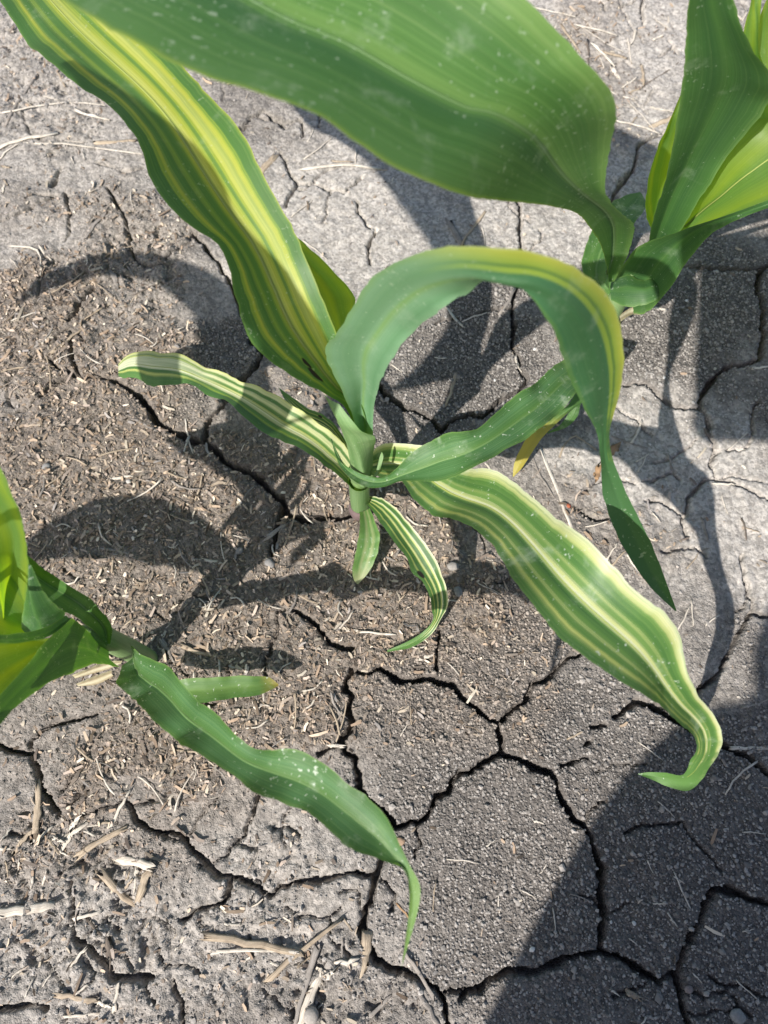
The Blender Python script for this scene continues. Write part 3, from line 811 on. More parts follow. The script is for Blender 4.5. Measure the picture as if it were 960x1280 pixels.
SMALL = {
 ('thin straw splinter on pale soil between the huge leaf and the right plant', 'splinters by the right plant'):
  [(2.5, 'p', (666, 6), (719, 22)), (3, 'p', (719, 30), (772, 44)), (2.4, 'p', (722, 28), (780, 61)), (4.5, 't', (754, 64), (785, 69)), (3, 'p', (816, 127), (847, 137)), (3, 't', (788, 112), (805, 106)),
   (4.5, 't', (803, 78), (806, 103)), (3, 'p', (786, 45), (790, 72)), (4, 'p', (796, 35), (790, 53)), (4.5, 'p', (818, 45), (830, 40)), (4, 'd', (735, 50), (735, 78)), (2.2, 'p', (778, 106), (797, 94)),
   (2.2, 'p', (745, 62), (757, 81)), (2.4, 't', (800, 140), (790, 150)), (2.2, 'p', (730, 20), (741, 34)), (2.4, 't', (760, 120), (775, 132)), (2, 'p', (820, 20), (838, 30)), (3, 'p', (935, 10), (930, 22)), (3, 'p', (921, 14), (928, 20))],
 ('thin straw splinter on grey soil seen through the arched leaf', 'splinters under the arched leaf'):
  [(2.2, 'g', (520, 472), (533, 490)), (2, 'g', (503, 468), (512, 482)), (2.2, 'p', (490, 452), (503, 464)), (1.8, 'p', (545, 443), (558, 444)), (2, 'g', (596, 300), (601, 318)), (3, 'p', (530, 320), (546, 305)), (2, 'p', (603, 280), (607, 302))],
 ('thin straw splinter on cracked soil near the right edge', 'splinters near the right edge'):
  [(2, 'p', (796, 576), (814, 564)), (2, 'p', (798, 587), (810, 566)), (3, 'g', (837, 566), (843, 584)), (1.8, 'p', (914, 560), (938, 537)), (3, 'd', (931, 646), (938, 670)), (1.8, 'p', (848, 785), (864, 756)),
   (1.8, 'p', (867, 751), (868, 781)), (1.8, 'p', (886, 781), (902, 767)), (2.4, 'p', (760, 700), (771, 680)), (2.6, 't', (765, 707), (783, 688)), (1.8, 'p', (734, 657), (760, 651)), (2, 't', (935, 655), (952, 662)), (1.8, 'p', (905, 615), (912, 640)), (2, 't', (860, 710), (875, 690)), (1.8, 'p', (818, 640), (826, 650))],
 ('thin straw splinter on dark crumbly soil in the big shadow', 'splinters in the big shadow'):
  [(1.4, 'p', (800, 928), (830, 950)), (1.6, 'p', (675, 1095), (685, 1080)), (1.5, 'p', (847, 1090), (865, 1135)), (1.6, 'p', (847, 1097), (858, 1105)), (1.5, 'p', (825, 1002), (847, 1022)), (1.5, 'p', (692, 1137), (696, 1172)),
   (2.2, 'p', (765, 1240), (777, 1247)), (1.6, 'p', (837, 1142), (850, 1160)), (1.4, 'p', (922, 1227), (950, 1250)), (1.6, 'p', (790, 1175), (800, 1183)), (1.5, 'p', (812, 1075), (820, 1093)), (1.4, 'g', (715, 1118), (738, 1127)),
   (1.5, 'p', (655, 1115), (672, 1124)), (1.4, 'p', (932, 1040), (960, 1043)), (1.6, 'p', (820, 1131), (834, 1131)), (2, 'p', (802, 1290), (810, 1275)), (1.6, 'p', (870, 1218), (880, 1230)), (1.4, 'p', (932, 1165), (945, 1163))],
 ('thin straw splinter on sunlit granular soil inside the cracked plates', 'splinters on the sunlit plates'):
  [(2.6, 'p', (667, 1025), (680, 1030)), (1.6, 'p', (500, 920), (512, 902)), (1.6, 't', (515, 905), (513, 885)), (1.5, 't', (545, 1103), (542, 1140)), (1.6, 'p', (611, 1058), (621, 1050)), (1.6, 'p', (560, 1075), (600, 1080)), (2.4, 't', (712, 922), (729, 915)), (1.5, 'p', (560, 826), (575, 845)), (1.4, 'p', (598, 730), (625, 742)), (1.5, 'p', (625, 1120), (626, 1142))],
 ('small straw splinter near the bottom left corner', 'splinters at the bottom left'):
  [(2.2, 'p', (89, 1246), (106, 1232)), (4, 'p', (115, 1258), (135, 1260)), (3, 'p', (80, 1272), (118, 1271)), (3.4, 'd', (103, 1150), (122, 1169)), (3, 'p', (49, 1106), (56, 1091)), (1.8, 'p', (28, 1248), (38, 1225)), (3.4, 'p', (67, 1047), (79, 1052)),
   (2.6, 'p', (72, 1065), (85, 1071)), (2.6, 't', (62, 1050), (72, 1067)), (3, 'p', (0, 1060), (13, 1061)), (3, 't', (5, 1078), (8, 1095)), (2.4, 'p', (20, 1075), (18, 1090)), (2.6, 'p', (38, 1096), (36, 1110)), (2.4, 't', (155, 1100), (160, 1090)),
   (3, 't', (155, 1112), (165, 1100)), (3, 'p', (10, 1038), (2, 1050)), (2.4, 'p', (105, 1040), (118, 1046)), (2.6, 't', (120, 1030), (140, 1028)), (2.2, 'p', (12, 1222), (25, 1212)), (2, 'p', (60, 1220), (50, 1235))],
 ('small straw splinter among clods at the bottom centre', 'splinters at the bottom centre'):
  [(3, 't', (372, 1210), (388, 1197)), (6, 'p', (408, 1222), (418, 1215)), (1.8, 'g', (353, 1155), (373, 1142)), (2.4, 'p', (400, 1213), (402, 1232)), (2.6, 'p', (312, 1196), (305, 1204)), (2.4, 'p', (280, 1155), (300, 1157)), (2.2, 'p', (395, 1265), (402, 1258)), (3, 'p', (335, 1204), (345, 1206)), (2, 'g', (440, 1225), (432, 1240)), (2.2, 't', (430, 1150), (440, 1165))],
 ('small straw splinter on grey soil near the top left corner', 'splinters at the top left'):
  [(2, 'p', (52, 116), (72, 122)), (2, 'p', (87, 190), (90, 200)), (1.8, 'p', (102, 187), (104, 196)), (3, 't', (0, 204), (10, 207)), (2.6, 't', (3, 222), (8, 230)), (2.4, 'p', (79, 171), (102, 172)), (1.6, 'p', (383, 175), (392, 158)), (1.8, 'p', (363, 268), (390, 247)), (1.8, 'p', (377, 300), (408, 322)),
   (3, 'p', (2, 240), (5, 228)), (2.4, 'g', (60, 355), (66, 378)), (2, 'p', (12, 320), (22, 335)), (1.8, 't', (44, 335), (48, 350)), (2, 'p', (163, 240), (167, 262)), (2, 'p', (120, 265), (112, 276)), (3, 't', (72, 90), (80, 105))],
}
MARKS = [(35, 170, 'bent bleached stalk'), (120, 280, 'stout grey straw'), (333, 201, 'broken stalk end'), (428, 204, 'pale flat straw at top centre'), (770, 132, 'corner of the huge leaf'), (755, 66, 'thick white straw'),
 (771, 86, 'squarish husk flake'), (830, 147, 'flat tan husk'), (838, 82, 'dark thin twig'), (850, 40, 'upright dark leaf'), (568, 393, 'short thick straw under the arch'), (641, 400, 'crack under the arch'), (569, 288, 'grey husk flake under the huge leaf'),
 (564, 484, 'tan splinter below the arch'), (798, 536, 'short white straw at right'), (767, 563, 'orange husk scrap'), (883, 658, 'grey straw stub'), (908, 602, 'pale straw on the crack'), (842, 762, 'hanging leaf tip'), (796, 706, 'straw by the striped leaf'),
 (800, 968, 'curled tip of the striped leaf'), (753, 1120, 'long crack'), (795, 1155, 'white grain'), (666, 1188, 'oval white grain'), (793, 1247, 'husk flake in shade'), (925, 1272, 'grey stone at bottom right'), (880, 1145, 'crack in the lower right corner'), (930, 972, 'curved straw in shade'),
 (625, 943, 'meeting point of three cracks'), (500, 1052, 'tan pebble'), (560, 1235, 'crack fork at the bottom'), (45, 1010, 'upright flat stalk'), (30, 1137, 'broad pale stalk'), (168, 1080, 'level cut stalk'), (88, 1045, 'lower left straw cluster'), (90, 1250, 'tan stalk sliver'),
 (134, 1193, 'dark upright chip'), (315, 1181, 'long split stalk'), (457, 1195, 'short brown stalk'), (380, 1190, 'crossing of the long stalks'), (384, 1255, 'bright split stalk'), (130, 128, 'end of the curved straw'), (50, 325, 'right angled straw'), (143, 348, 'grey husk in the curved shadow'), (498, 815, 'curled tip of the small striped leaf')]
USED = set()
TONE = {'p': 'pale', 't': 'tan', 'g': 'grey', 'd': 'dark', 'o': 'brown'}
def place_label(a, b, tone, extra=()):
    mx, my = (a[0] + b[0]) / 2, (a[1] + b[1]) / 2
    ln = math.hypot(a[0] - b[0], a[1] - b[1])
    size = 'tiny' if ln < 13 else 'short' if ln < 20 else 'slim' if ln < 32 else 'long'
    lean = abs(math.degrees(math.atan2(b[1] - a[1], b[0] - a[0]))) % 180
    pose = 'level' if lean < 22 or lean > 158 else 'upright' if 68 < lean < 112 else 'slanting'
    for x, y, nm in sorted(MARKS, key=lambda q: math.hypot(q[0] - mx, q[1] - my)):
        dx, dy = mx - x, my - y
        side = ('right of' if dx > 0 else 'left of') if abs(dx) > abs(dy) else ('below' if dy > 0 else 'above')
        for t in ('%s %s %s straw splinter %s the %s' % (size, pose, TONE[tone], side, nm),):
            if t not in USED:
                USED.add(t)
                return t
for (lab, grp), lst in SMALL.items():
    for wpx, tone, a, b in lst:
        a2 = (a[0] + random.uniform(-1, 1), a[1] + random.uniform(-1, 1))
        o = sliver('straw_splinter', [a2, b], wpx, tone, lift=random.uniform(0.0002, 0.0009))
        tag(o, place_label(a, b, tone), 'straw', grp)

# bits that stand out from the brown chaff, copied from six slivers
protos = []
for k in range(6):
    ln = 15 + 5 * k
    o = sliver('straw_splinter', [(480 - ln * .6, 640), (480, 640 + random.uniform(-4, 4)), (480 + ln * .6, 640 + random.uniform(-3, 3))], 1.9 + 0.25 * (k % 4), 'pptgpt'[k])
    protos.append(o)
n_bits = 0
while n_bits < 110:
    x = random.uniform(0, 600); y = random.uniform(330, 1000)
    q = P(x, y, 0)
    if float(samp(CHAFF, q.x, q.y)) < 0.55 or float(samp(CRK, q.x, q.y)) > 0.001: continue
    o = protos[n_bits] if n_bits < 6 else protos[n_bits % 6].copy()
    if n_bits >= 6: COL.objects.link(o)
    o.location = (q.x, q.y, gz(q.x, q.y) + random.uniform(0.0008, 0.0022))
    o.rotation_euler = (random.uniform(-.25, .25), random.uniform(-.25, .25), random.uniform(0, 6.28))
    sc_ = random.uniform(0.6, 1.25); o.scale = (sc_, sc_, sc_)
    tag(o, 'loose straw splinter lying in the mat of brown chopped chaff', 'straw', 'splinters in the brown chaff')
    n_bits += 1

# pebbles and hard clods
PEB = [(669, 434, 5, (0.7, 0.69, 0.66), 'white grain beside the crack under the arched leaf'), (619, 473, 4, (0.7, 0.69, 0.66), 'white grain in the shadow under the arched leaf'),
       (859, 374, 5, (0.72, 0.7, 0.68), 'white grain right of the right plant'), (864, 383, 6, (0.24, 0.17, 0.12), 'small brown pebble below the white grain at right'), (831, 471, 4.5, (0.7, 0.69, 0.66), 'white grain above the crack at right'),
       (814, 553, 4, (0.6, 0.58, 0.55), 'pale grain in the leaf shadow at right'), (666, 1188, 6, (0.74, 0.72, 0.68), 'oval white grain above the crack at the bottom'), (795, 1155, 5, (0.72, 0.7, 0.66), 'white grain in the big shadow right of the long crack'), (766, 1154, 3.5, (0.6, 0.58, 0.55), 'tiny pale grain close to the long crack'),
       (925, 1272, 16, (0.30, 0.29, 0.28), 'grey stone at the bottom right edge'), (500, 1052, 12, (0.36, 0.25, 0.17), 'tan pebble right of the long wavy leaf'), (60, 586, 11, (0.30, 0.29, 0.28), 'round grey pebble in the chaff at left'),
       (572, 741, 13, (0.27, 0.26, 0.25), 'grey clod in the leaf shadow below the stem'), (566, 709, 14, (0.30, 0.28, 0.26), 'grey clod right of the small striped leaf'), (388, 1272, 18, (0.36, 0.33, 0.30), 'pale clod at the bottom edge beside the bright split stalk'),
       (711, 632, 6, (0.36, 0.11, 0.06), 'small reddish seed beside the leaning straw'), (863, 1238, 9, (0.24, 0.20, 0.19), 'brownish pebble right of the lower right crack'), (162, 603, 7, (0.5, 0.47, 0.44), 'pale pebble by the forked straw'), (338, 706, 13, (0.25, 0.24, 0.235), 'grey clod in the stem shadow at centre left'), (300, 690, 10, (0.28, 0.26, 0.25), 'grey clod left of the stem shadow')]
for k, (x, y, wpx, colr, lab) in enumerate(PEB):
    p = P(x, y, 0.002)
    r = wpx * 0.5 / FPX * 0.53
    rs = np.random.default_rng(200 + k)
    import bmesh
    bm = bmesh.new()
    bmesh.ops.create_icosphere(bm, subdivisions=2, radius=1.0)
    kx = rs.uniform(-1, 1, (5, 3)); kx /= np.linalg.norm(kx, axis=1)[:, None]
    for v in bm.verts:
        c = np.array(v.co)
        d = 1.0
        for q in kx: d -= 0.35 * max(0.0, float(c @ q) - 0.55)
        d += 0.10 * math.sin(c[0] * 5 + k) * math.sin(c[1] * 4 + 2 * k)
        v.co = Vector((c[0] * r * 1.15 * d, c[1] * r * 0.9 * d, c[2] * r * 0.7 * d))
    me = bpy.data.meshes.new('pebble'); bm.to_mesh(me); bm.free()
    me.polygons.foreach_set('use_smooth', np.ones(len(me.polygons), bool))
    o = link('pebble', me, mat_plain('pebble_%d' % k, colr, 0.8, 0.2, 600, 0.4), None, (p.x, p.y, gz(p.x, p.y) + r * 0.35))
    o.rotation_euler.z = rs.uniform(0, 6.28)
    tag(o, lab, 'pebble', 'pebbles and clods on the soil')


# ---------------------------------------------------------------- maize plants
def cr_resample(rows, n):
    """Catmull-Rom through station rows (k, m) -> (n, m), spaced by length of the middle line"""
    A = np.array(rows, float)
    k = len(A)
    mid = (A[:, 0:3] + A[:, 3:6]) * 0.5
    s = np.concatenate([[0], np.cumsum(np.linalg.norm(np.diff(mid, axis=0), axis=1) + 1e-5)])
    t = np.linspace(0, s[-1], n)
    E = np.vstack([2 * A[0] - A[1], A, 2 * A[-1] - A[-2]])
    out = np.zeros((n, A.shape[1]))
    seg = np.clip(np.searchsorted(s, t, side='right') - 1, 0, k - 2)
    f = ((t - s[seg]) / (s[seg + 1] - s[seg]))[:, None]
    p0, p1, p2, p3 = E[seg], E[seg + 1], E[seg + 2], E[seg + 3]
    out = 0.5 * ((2 * p1) + (-p0 + p2) * f + (2 * p0 - 5 * p1 + 4 * p2 - p3) * f ** 2 + (-p0 + 3 * p1 - 3 * p2 + p3) * f ** 3)
    return out, s[-1]

def leaf_rows(st, fn=P):
    """station: (xl, yl, xr, yr, hl, hr, sag_mm)"""
    rows = []
    for q in st:
        xl, yl, xr, yr, hl, hr, sg = q
        a, b = fn(xl, yl, hl), fn(xr, yr, hr)
        rows.append([a.x, a.y, a.z, b.x, b.y, b.z, sg * 0.001])
    return rows

def leaf_grid(rows, n, m, ripple, rfreq, seed):
    R, length = cr_resample(rows, n)
    Lp, Rp, sg = R[:, 0:3], R[:, 3:6], R[:, 6]
    mid = (Lp + Rp) * 0.5
    T = np.gradient(mid, axis=0)
    T /= np.linalg.norm(T, axis=1)[:, None] + 1e-9
    Ac = Rp - Lp
    wd = np.linalg.norm(Ac, axis=1)
    N = np.cross(Ac, T)
    N /= np.linalg.norm(N, axis=1)[:, None] + 1e-9
    # slightly uneven margins
    kk = np.arange(n) * length / n
    e1 = vnoise(kk, kk * 0 + seed, 190, 300 + seed) + 0.6 * vnoise(kk, kk * 0 + seed, 420, 320 + seed)
    e2 = vnoise(kk, kk * 0 + seed + 9, 190, 340 + seed) + 0.6 * vnoise(kk, kk * 0 + seed + 9, 420, 360 + seed)
    fr = np.minimum(0.0011, wd * 0.05) / (wd + 1e-6)
    Lp, Rp = Lp + Ac * (e1 * fr)[:, None], Rp + Ac * (e2 * fr)[:, None]
    u = np.linspace(0, 1, m)
    # veins run straight: inside the blade follow smoothed margins, waves only near the edges
    def smooth(A, sg_):
        k = int(max(2, n * sg_)); w_ = np.exp(-0.5 * (np.arange(-3 * k, 3 * k + 1) / k) ** 2); w_ /= w_.sum()
        pad = np.concatenate([2 * A[:1] - A[1:3 * k + 1][::-1], A, 2 * A[-1:] - A[-3 * k - 1:-1][::-1]])
        return np.stack([np.convolve(pad[:, q], w_, 'valid') for q in range(3)], -1)
    if n >= 60:
        midw = np.sin(np.linspace(0, math.pi, n))[:, None] ** 0.7
        mid0 = (Lp + Rp) * 0.5
        Ls = Lp + (smooth(Lp, 0.045) - Lp) * midw; Rs = Rp + (smooth(Rp, 0.045) - Rp) * midw
    else:
        Ls, Rs = Lp, Rp
    G = Ls[:, None] * (1 - u)[None, :, None] + Rs[:, None] * u[None, :, None]
    el = np.clip(1 - 2.6 * u, 0, 1) ** 1.3; er = np.clip(2.6 * u - 1.6, 0, 1) ** 1.3
    G = G + (Lp - Ls)[:, None] * el[None, :, None] + (Rp - Rs)[:, None] * er[None, :, None]
    prof = (1 - np.abs(2 * u - 1) ** 1.3)
    off = -sg[:, None] * prof[None]
    rs = np.random.default_rng(seed)
    v = np.linspace(0, 1, n)
    ph = rs.uniform(0, 6.28, 4)
    rl = np.sin(v * rfreq * 6.28 + ph[0]) + 0.6 * np.sin(v * rfreq * 1.73 * 6.28 + ph[1])
    rr = np.sin(v * rfreq * 1.1 * 6.28 + ph[2]) + 0.6 * np.sin(v * rfreq * 1.9 * 6.28 + ph[3])
    env = np.clip(wd / (wd.max() + 1e-9), 0, 1) * np.abs(np.sin(v * math.pi)) ** 0.5
    mg_l = np.clip(1 - 2 * u, 0, 1) ** 1.5; mg_r = np.clip(2 * u - 1, 0, 1) ** 1.5
    off = off + ripple * env[:, None] * (rl[:, None] * mg_l[None] + rr[:, None] * mg_r[None])
    G = G + N[:, None] * off[..., None]
    return G, N, wd, length

def uv_layer(me, U, Vv, F):
    lay = me.uv_layers.new(name='UVMap')
    ids = F.ravel()
    lay.data.foreach_set('uv', np.stack([U[ids], Vv[ids]], -1).astype(np.float32).ravel())

def leaf(parent, st, mat, name='leaf_blade', n=90, m=19, ripple=0.0012, rfreq=5, seed=1, rib=None, ribw=0.0011, fn=P, label=None):
    rows = leaf_rows(st, fn) if not isinstance(st[0], list) else st
    G, N, wd, length = leaf_grid(rows, n, m, ripple, rfreq, seed)
    org = np.array(parent.location)
    V = (G - org).reshape(-1, 3)
    idx = np.arange(n * m).reshape(n, m)
    F = np.stack([idx[:-1, :-1], idx[:-1, 1:], idx[1:, 1:], idx[1:, :-1]], -1).reshape(-1, 4)
    me = mesh_np(name, V, F)
    U, VV = np.meshgrid(np.linspace(0, 1, m), np.linspace(0, 1, n))
    uv_layer(me, U.ravel(), VV.ravel(), F)
    o = link(name, me, mat, parent)
    if label: o['label'] = label
    if rib is not None:
        # midrib: low ridge above, keel below, running along the middle of the blade
        c = m // 2
        mid = G[:, c] - org
        ac = G[:, c + 1] - G[:, c - 1]
        ac /= np.linalg.norm(ac, axis=1)[:, None] + 1e-9
        vv = np.linspace(0, 1, n)
        rw = np.minimum(ribw * (1.15 - vv) , wd * 0.3)[:, None]
        ring = [mid - ac * rw, mid + N * rw * 0.12, mid + ac * rw, mid - N * rw * 0.9]
        RV = np.stack(ring, 1).reshape(-1, 3)
        k0 = 2; k1 = int(n * 0.93)
        ri = np.arange(n * 4).reshape(n, 4)[k0:k1]
        fs = []
        for q in range(4):
            q2 = (q + 1) % 4
            fs.append(np.stack([ri[:-1, q], ri[:-1, q2], ri[1:, q2], ri[1:, q]], -1))
        RF = np.concatenate(fs)
        rme = mesh_np('midrib', RV, RF)
        uv_layer(rme, np.tile([0.2, 0.5, 0.8, 0.5], n), np.repeat(vv, 4), RF)
        link('midrib', rme, rib, o)
    return o

def tube(name, pts, rads, mat, parent, sides=14, squash=1.0, seed=0, caps=True):
    pts = [Vector(p) for p in pts]
    rows = np.array([[*p, *p, r] for p, r in zip(pts, rads)])
    R, ln = cr_resample(rows, max(8, len(pts) * 6))
    C = R[:, 0:3]; rr = R[:, 6]
    n = len(C)
    T = np.gradient(C, axis=0); T /= np.linalg.norm(T, axis=1)[:, None] + 1e-9
    ref = np.array([1.0, 0.13, 0.05])
    A = np.cross(T, ref); A /= np.linalg.norm(A, axis=1)[:, None] + 1e-9
    B = np.cross(T, A)
    th = np.linspace(0, 2 * math.pi, sides, endpoint=False)
    V = C[:, None] + rr[:, None, None] * (A[:, None] * np.cos(th)[None, :, None] + B[:, None] * np.sin(th)[None, :, None] * squash)
    org = np.array(parent.location) if parent else 0
    V = (V - org).reshape(-1, 3)
    idx = np.arange(n * sides).reshape(n, sides)
    F = np.stack([idx[:-1], np.roll(idx, -1, 1)[:-1], np.roll(idx, -1, 1)[1:], idx[1:]], -1).reshape(-1, 4)
    me = mesh_np(name, V, F)
    U, VV = np.meshgrid(np.linspace(0, 1, sides), np.linspace(0, 1, n))
    uv_layer(me, U.ravel(), VV.ravel(), F)
    return link(name, me, mat, parent)

# leaf colours (albedo; PGR also holds the painted sheen of the arched leaf)
GRN = (0.074, 0.176, 0.046); DGR = (0.050, 0.132, 0.042); MGR = (0.104, 0.222, 0.056); LGR = (0.165, 0.290, 0.080)
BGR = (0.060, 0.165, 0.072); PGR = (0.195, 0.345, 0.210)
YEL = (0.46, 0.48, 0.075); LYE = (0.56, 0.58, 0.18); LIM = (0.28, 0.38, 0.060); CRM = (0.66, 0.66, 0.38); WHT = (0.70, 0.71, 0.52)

M_green = mat_leaf('maize_green', [(0, LGR), (0.04, GRN), (0.3, MGR), (0.46, GRN), (0.5, LGR), (0.54, GRN), (0.75, MGR), (0.96, GRN), (1, LGR)], specks=0.9)
M_huge = mat_leaf('maize_green_near', [(0, LIM), (0.03, MGR), (0.3, GRN), (0.44, DGR), (0.485, MGR), (0.53, LGR), (0.6, MGR), (0.8, GRN), (1, LGR)], specks=0.4, vein=1.2)
M_long = mat_leaf('maize_green_dusty', [(0, LGR), (0.04, GRN), (0.25, (0.112, 0.240, 0.098)), (0.46, MGR), (0.5, LGR), (0.54, (0.09, 0.205, 0.075)), (0.78, (0.102, 0.225, 0.092)), (0.96, GRN), (1, LGR)], specks=1.0, tip=LGR, tipv=(0.8, 0.9), vein=1.7)
M_deep = mat_leaf('maize_deep_green', [(0, LGR), (0.05, GRN), (0.35, DGR), (0.5, GRN), (0.7, DGR), (0.95, GRN), (1, LGR)], specks=0.35, trans=0.34)
M_whorl = mat_leaf('maize_whorl', [(0, LIM), (0.1, LGR), (0.35, LIM), (0.5, LGR), (0.65, LGR), (0.9, LIM), (1, LGR)], specks=0.1, trans=0.65, glow=(2.1, 2.1, 0.35), vein=0.8)  # lime stops and strong glow tint paint backlight into these blades
M_rib = mat_leaf('maize_midrib', [(0, (0.11, 0.225, 0.062)), (0.5, (0.155, 0.27, 0.088)), (1, (0.11, 0.225, 0.062))], specks=0.5, vein=0.3, trans=0.2)
M_ribY = mat_leaf('maize_midrib_yellow', [(0, (0.28, 0.36, 0.08)), (0.5, (0.42, 0.46, 0.12)), (1, (0.28, 0.36, 0.08))], specks=0.1, vein=0.4, trans=0.25)
M_c1 = mat_leaf('maize_striped_lime', [(0, LGR), (0.03, GRN), (0.12, GRN), (0.16, LIM), (0.19, YEL), (0.22, MGR), (0.29, GRN), (0.33, LIM), (0.36, MGR), (0.42, MGR), (0.45, LIM), (0.49, YEL), (0.53, LYE), (0.59, YEL), (0.625, LIM), (0.645, MGR), (0.665, LIM),
                (0.69, YEL), (0.74, LYE), (0.81, YEL), (0.845, LIM), (0.865, MGR), (0.92, GRN), (0.97, MGR), (1, YEL)],
                specks=0.3, trans=0.42, wobble=0.022, breakup=0.5, glow=(1.7, 1.7, 0.4), spots=[(0.30, 0.085, 0.05, 0.012), (0.34, 0.10, 0.03, 0.008)],
                base=MGR, basev=(0.0, 0.14))
M_c2 = mat_leaf('maize_arched', [(0, (0.20, 0.34, 0.16)), (0.1, PGR), (0.3, (0.155, 0.30, 0.165)), (0.5, PGR), (0.57, (0.20, 0.335, 0.13)), (0.66, PGR), (0.85, (0.135, 0.28, 0.15)), (1, PGR)], vein=0.6,  # pale greens on the rising half paint in its sunlit sheen
                stops2=[(0, LYE), (0.04, YEL), (0.17, LIM), (0.22, GRN), (0.255, LIM), (0.30, LIM), (0.335, BGR), (0.6, (0.05, 0.135, 0.055)), (0.9, BGR), (1, MGR)], v2=(0.34, 0.46),  # dark greens past the arch have the shade there painted in
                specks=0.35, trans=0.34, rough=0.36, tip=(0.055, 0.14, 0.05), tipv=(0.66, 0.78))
M_c3 = mat_leaf('maize_striped_cream', [(0, MGR), (0.03, GRN), (0.20, DGR), (0.25, LIM), (0.30, MGR), (0.36, GRN), (0.40, CRM), (0.50, WHT), (0.55, LYE), (0.585, GRN), (0.64, LGR),
                (0.68, CRM), (0.77, CRM), (0.80, GRN), (0.86, MGR), (0.89, CRM), (0.95, CRM), (1, LYE)],
                stops2=[(0, MGR), (0.22, GRN), (0.30, LYE), (0.34, GRN), (0.40, GRN), (0.46, WHT), (0.80, WHT), (0.83, LYE), (0.86, MGR), (0.90, CRM), (1, LYE)], v2=(0.5, 0.8), specks=0.25, trans=0.3, wobble=0.025, breakup=0.4)
M_c5 = mat_leaf('maize_striped_yellow', [(0, WHT), (0.05, CRM), (0.10, (0.50, 0.54, 0.22)), (0.145, LGR), (0.17, MGR), (0.25, GRN), (0.30, MGR), (0.325, (0.40, 0.46, 0.18)), (0.35, LGR), (0.40, LGR), (0.425, CRM), (0.445, LYE), (0.465, WHT), (0.50, CRM), (0.53, LGR), (0.55, GRN),
                (0.59, DGR), (0.63, MGR), (0.68, LGR), (0.71, (0.44, 0.50, 0.20)), (0.735, LGR), (0.78, MGR), (0.81, LGR), (0.83, LYE), (0.87, (0.40, 0.46, 0.17)), (0.90, MGR), (0.96, GRN), (1, LGR)],
                specks=0.95, trans=0.33, wobble=0.022, breakup=0.6, tip=MGR, tipv=(0.80, 0.90))
M_c7 = mat_leaf('maize_striped_small', [(0, WHT), (0.05, CRM), (0.09, GRN), (0.22, DGR), (0.26, WHT), (0.32, LYE), (0.36, GRN), (0.47, DGR), (0.52, CRM), (0.56, LYE), (0.6, GRN), (0.73, DGR), (0.78, LYE), (0.82, GRN), (1, MGR)],
                specks=0.2, trans=0.28, tip=MGR, tipv=(0.8, 0.9), wobble=0.025, breakup=0.3, spots=[(0.80, 0.50, 0.10, 0.025)])
M_c6 = mat_leaf('maize_faded_small', [(0, LGR), (0.15, MGR), (0.3, (0.3, 0.36, 0.16)), (0.42, MGR), (0.6, (0.3, 0.36, 0.17)), (0.72, MGR), (1, LGR)], specks=0.4, trans=0.25, tip=(0.30, 0.33, 0.17), tipv=(0.7, 1.0))
M_tipY = mat_leaf('maize_orange_tip', [(0, MGR), (0.3, GRN), (0.5, MGR), (1, GRN)], specks=0.3, tip=(0.42, 0.36, 0.07), tipv=(0.55, 0.78))
M_tipO = mat_leaf('maize_yellowing', [(0, LGR), (0.2, MGR), (0.5, LGR), (1, MGR)], specks=0.85, tip=(0.30, 0.24, 0.05), tipv=(0.86, 1.0))
M_sheath = mat_leaf('maize_sheath', [(0, (0.25, 0.38, 0.17)), (0.2, (0.17, 0.30, 0.11)), (0.4, (0.26, 0.39, 0.18)), (0.6, (0.19, 0.32, 0.13)), (0.8, (0.27, 0.40, 0.19)), (1, (0.18, 0.31, 0.12))], specks=0.3, vein=1.3, trans=0.3)
M_stem = mat_leaf('maize_stem', [(0, (0.17, 0.28, 0.10)), (0.3, (0.24, 0.34, 0.15)), (0.6, (0.16, 0.26, 0.10)), (1, (0.17, 0.28, 0.10))], specks=0.15, trans=0.05, base=(0.22, 0.15, 0.14), basev=(0.03, 0.16))
M_dry = mat_leaf('maize_dry_sheath', [(0, (0.46, 0.40, 0.28)), (0.4, (0.34, 0.26, 0.17)), (0.7, (0.50, 0.45, 0.33)), (1, (0.30, 0.22, 0.14))], specks=0.0, trans=0.2, rough=0.6)
M_node = mat_plain('stem_node_purple', (0.17, 0.12, 0.12), 0.6)

def S(*rows):
    """short form: (xl,yl,xr,yr,h[,sag]) or with hl,hr"""
    out = []
    for q in rows:
        if len(q) == 5: q = (*q[:4], q[4], q[4], 3)
        elif len(q) == 6: q = (*q[:4], q[4], q[4], q[5])
        out.append(tuple(q))
    return out

# ---- centre plant
b0 = P(451, 641, 0.0); b0.z = gz(b0.x, b0.y)
CP = empty('maize_plant', b0)
tag(CP, 'young maize plant with yellow and white striped leaves standing in the middle', 'maize plant', 'maize plants in a row')
cx, cy = b0.x, b0.y
stem_pts = [(cx, cy, -0.01), (cx + .001, cy, 0.02), (cx + .001, cy + .001, 0.06), (cx + .003, cy + .001, 0.098), (cx + .004, cy + .002, 0.118)]
tube('stem', stem_pts, [0.0064, 0.0058, 0.0058, 0.0056, 0.0008], M_stem, CP)
tube('stem_node', [(cx, cy, 0.001), (cx, cy, 0.005), (cx, cy, 0.011), (cx, cy, 0.016)], [0.0066, 0.0078, 0.0079, 0.0066], M_node, CP)
tube('stem_node', [(cx + .001, cy, 0.066), (cx + .001, cy, 0.069), (cx + .001, cy, 0.072), (cx + .001, cy, 0.075)], [0.0061, 0.0068, 0.0068, 0.0062], M_sheath, CP)

